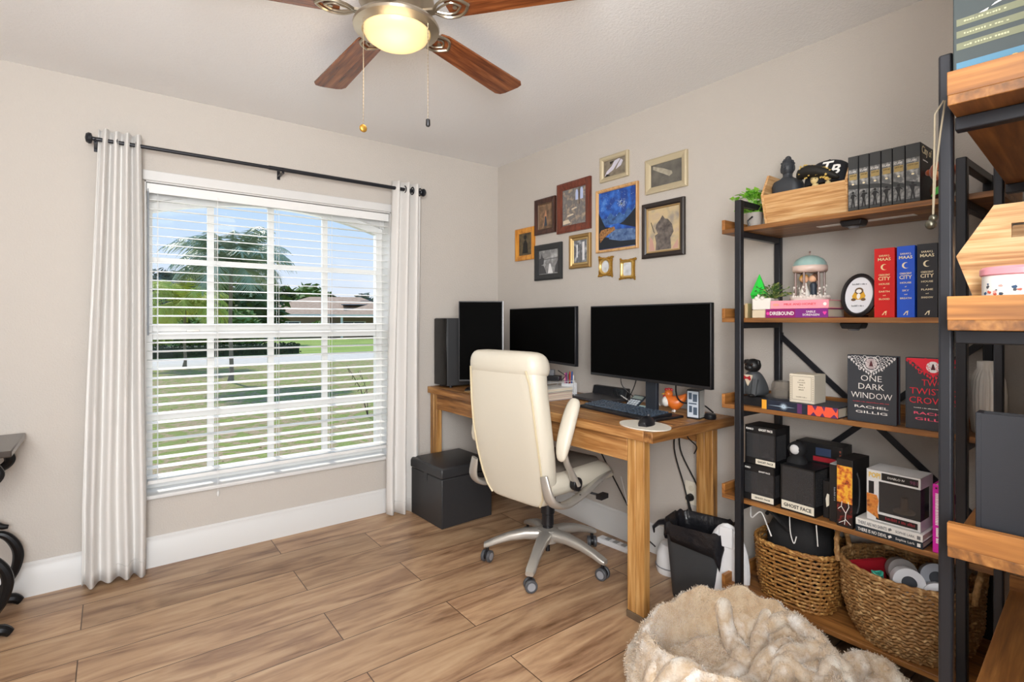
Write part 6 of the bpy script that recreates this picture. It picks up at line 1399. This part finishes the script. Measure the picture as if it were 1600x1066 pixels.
# blanket: crumpled plush throw over the front rim and trailing to the right along the shelf
def ridge(p, poly, w_):
    best = 9; tt = 0; L = len(poly)-1
    for i in range(L):
        a, b = Vector(poly[i]), Vector(poly[i+1]); d = b-a; t = max(0, min(1, (p-a).dot(d)/d.length_squared)); q_ = (p-(a+d*t)).length
        if q_ < best: best = q_; tt = (i+t)/L
    return (.5+.5*math.cos(PI*min(1, best/w_)))*min(1, 4*tt+.05, 4*(1-tt)+.05)
RIDGES = [([(1.959, 0.971), (1.853, 0.964), (1.741, 0.917), (1.684, 0.866)], 0.026, 0.05), ([(1.321, 1.055), (1.367, 0.959), (1.446, 0.88), (1.56, 0.852), (1.727, 0.877), (1.854, 0.852)], 0.032, 0.06), ([(1.327, 0.899), (1.425, 0.807), (1.584, 0.795), (1.756, 0.808), (1.869, 0.767)], 0.03, 0.055), ([(1.254, 0.922), (1.306, 0.833), (1.428, 0.789)], 0.03, 0.05), ([(1.878, 0.966), (1.939, 0.892), (1.894, 0.797), (1.845, 0.718)], 0.026, 0.05), ([(1.837, 0.813), (1.866, 0.746), (1.806, 0.685), (1.862, 0.642)], 0.028, 0.045), ([(1.515, 0.741), (1.647, 0.748), (1.661, 0.681), (1.658, 0.612)], 0.03, 0.05), ([(1.772, 0.654), (1.915, 0.661), (1.925, 0.594), (1.892, 0.527)], 0.03, 0.04)]
OUT = [(1.3, 1.03), (1.42, 1.06), (1.54, 1.0), (1.64, 0.93), (1.72, 0.9), (1.79, 0.97), (1.85, 1.15), (1.91, 1.16), (1.965, 1.05), (1.975, 0.8), (1.97, 0.6), (1.95, 0.42), (1.6, 0.3), (1.2, 0.42), (1.15, 0.8)]
def inside(x, y, poly):
    c = False; n = len(poly); j = n-1
    for i in range(n):
        if (poly[i][1] > y) != (poly[j][1] > y) and x < (poly[j][0]-poly[i][0])*(y-poly[i][1])/(poly[j][1]-poly[i][1])+poly[i][0]: c = not c
        j = i
    return c
bx0 = min(p[0] for p in OUT); bx1 = max(p[0] for p in OUT); by0 = min(p[1] for p in OUT); by1 = max(p[1] for p in OUT)
g = .008; nx = int((bx1-bx0)/g)+1; ny = int((by1-by0)/g)+1; vid = {}; V = []
for i in range(nx+1):
    for j in range(ny+1):
        x, y = bx0+i*g, by0+j*g
        if not inside(x, y, OUT): continue
        # base: smoothed bed surface
        bh = sum(bed_h(x+dx, y+dy) for dx in (-.03, 0, .03) for dy in (-.03, 0, .03))/9
        ed = min((Vector((x, y))-Vector(OUT[k]).lerp(Vector(OUT[(k+1) % len(OUT)]), max(0, min(1, (Vector((x, y))-Vector(OUT[k])).dot(Vector(OUT[(k+1) % len(OUT)])-Vector(OUT[k]))/(Vector(OUT[(k+1) % len(OUT)])-Vector(OUT[k])).length_squared)))).length for k in range(len(OUT)))
        f_ = min(1, ed/.035)**.6; bk0 = .15*min(1, max(0, (x-1.62)/.12))*min(1, max(0, (1.0-y)/.15))
        h = max(bh, bk0, .02)*.95+.018
        rs = 0
        for pl_r, w_, hh in RIDGES: rs = max(rs, ridge(Vector((x, y)), pl_r, w_*1.2)*hh*.7)
        h += rs-.012+.014*noise2(x*9+4, y*9)+.006*noise2(x*22, y*22)
        if y < .80 or x > 1.9: h += .010*math.sin((x*.5+y)*75)*(1 if y < .72 else .0)
        z_ = max(bh*.95+.010, .012)+(h-max(bh*.95+.010, .012))*f_ if bh > .03 else .010+(h-.010)*f_
        vid[(i, j)] = len(V); V.append((x-1.80, y-.85, max(.008, z_)))
for _ in range(7):
    nv = list(V)
    for (i, j), k in vid.items():
        nb = [vid[q_] for q_ in ((i-1, j), (i+1, j), (i, j-1), (i, j+1)) if q_ in vid]
        nv[k] = (V[k][0], V[k][1], V[k][2]*.45+.55*sum(V[m_][2] for m_ in nb)/len(nb)) if nb else V[k]
    V = nv
Fc = [(vid[(i, j)], vid[(i+1, j)], vid[(i+1, j+1)], vid[(i, j+1)]) for (i, j) in vid if (i+1, j) in vid and (i+1, j+1) in vid and (i, j+1) in vid]
def zat(x, y):
    i, j = round((x-bx0)/g), round((y-by0)/g)
    for r_ in range(12):
        c_ = [V[vid[(i+a, j+b)]][2] for a in range(-r_, r_+1) for b in range(-r_, r_+1) if (i+a, j+b) in vid]
        if c_: return max(c_)
    return .1
rolls = MB(); EDGE = [(1.33, 1.04), (1.43, 1.05), (1.54, 1.0), (1.63, .945), (1.71, .935), (1.78, 1.0), (1.84, 1.10), (1.90, 1.13)]
EX = [[(1.40, .99), (1.50, .93), (1.62, .88), (1.70, .85), (1.80, .80), (1.88, .74)], [(1.52, .82), (1.62, .74), (1.74, .70), (1.84, .70), (1.92, .66)], [(1.70, .86), (1.74, .78), (1.72, .68), (1.74, .60)]]
for n_, (pl_r, rad) in enumerate([(EDGE, .037)]+[(r_[0], r_[1]*1.05) for r_ in RIDGES]+[(e_, .031) for e_ in EX]):
    P = []
    for i in range(len(pl_r)-1):
        for k in range(7): P.append(Vector(pl_r[i]).lerp(Vector(pl_r[i+1]), k/7))
    P.append(Vector(pl_r[-1]))
    for _ in range(10): P = [P[0]]+[(P[i-1]+P[i]*2+P[i+1])/4 for i in range(1, len(P)-1)]+[P[-1]]
    Z = [zat(p.x, p.y) for p in P]
    for _ in range(6): Z = [Z[0]]+[(Z[i-1]+Z[i]*2+Z[i+1])/4 for i in range(1, len(Z)-1)]+[Z[-1]]
    m_ = len(P); R3 = [rad*(.35+.65*math.sin(PI*min(1, max(0, (.04+.92*i/(m_-1)))))**.4)*(1+.12*math.sin(i*.9+n_)) for i in range(m_)]
    rolls.tube([(p.x-1.80, p.y-.85, z_+.004+.004*math.sin(i*.6+n_)) for i, (p, z_) in enumerate(zip(P, Z))], R3, 12, sq=1.0)
bk_ = thing('throw_blanket', 'crumpled cream plush blanket draped over the front of the round pet bed', 'blanket', (1.80, .85, 0))
q = MB(); q.v = V; q.f = Fc; q.mi = [0]*len(Fc); bo = q.build('blanket_cloth', PLUSHW, bk_, sharp=180, solid=.006)
ro_ = rolls.build('folded_roll', PLUSHW, bk_, sharp=180)
f = MB(); rr = []; vs = [v.co for v in ro_.data.vertices]; rnd = random.Random(24)
for p in ro_.data.polygons:
    if len(p.vertices) != 4: continue
    c = [vs[i] for i in p.vertices]
    for _ in range(6): rr.append((c[0].lerp(c[1], rnd.random()).lerp(c[3].lerp(c[2], rnd.random()), rnd.random()), p.normal.copy()))
fur(f, rr, 16000, .007, rnd); x = f.build('plush_pile', PLUSHW, ro_, shadeflat=True); x['kind'] = 'stuff'
f = MB(); rr = []; vs = [v.co for v in bo.data.vertices]; rnd = random.Random(14)
for p in bo.data.polygons:
    c = [vs[i] for i in p.vertices]; nr = p.normal if p.normal.z > 0 else -p.normal
    for _ in range(2): rr.append((c[0].lerp(c[2], rnd.random()).lerp(c[1].lerp(c[3], rnd.random()), .5), nr.copy()))
fur(f, rr, 40000, .007, rnd); x = f.build('plush_pile', PLUSHW, bo, shadeflat=True); x['kind'] = 'stuff'
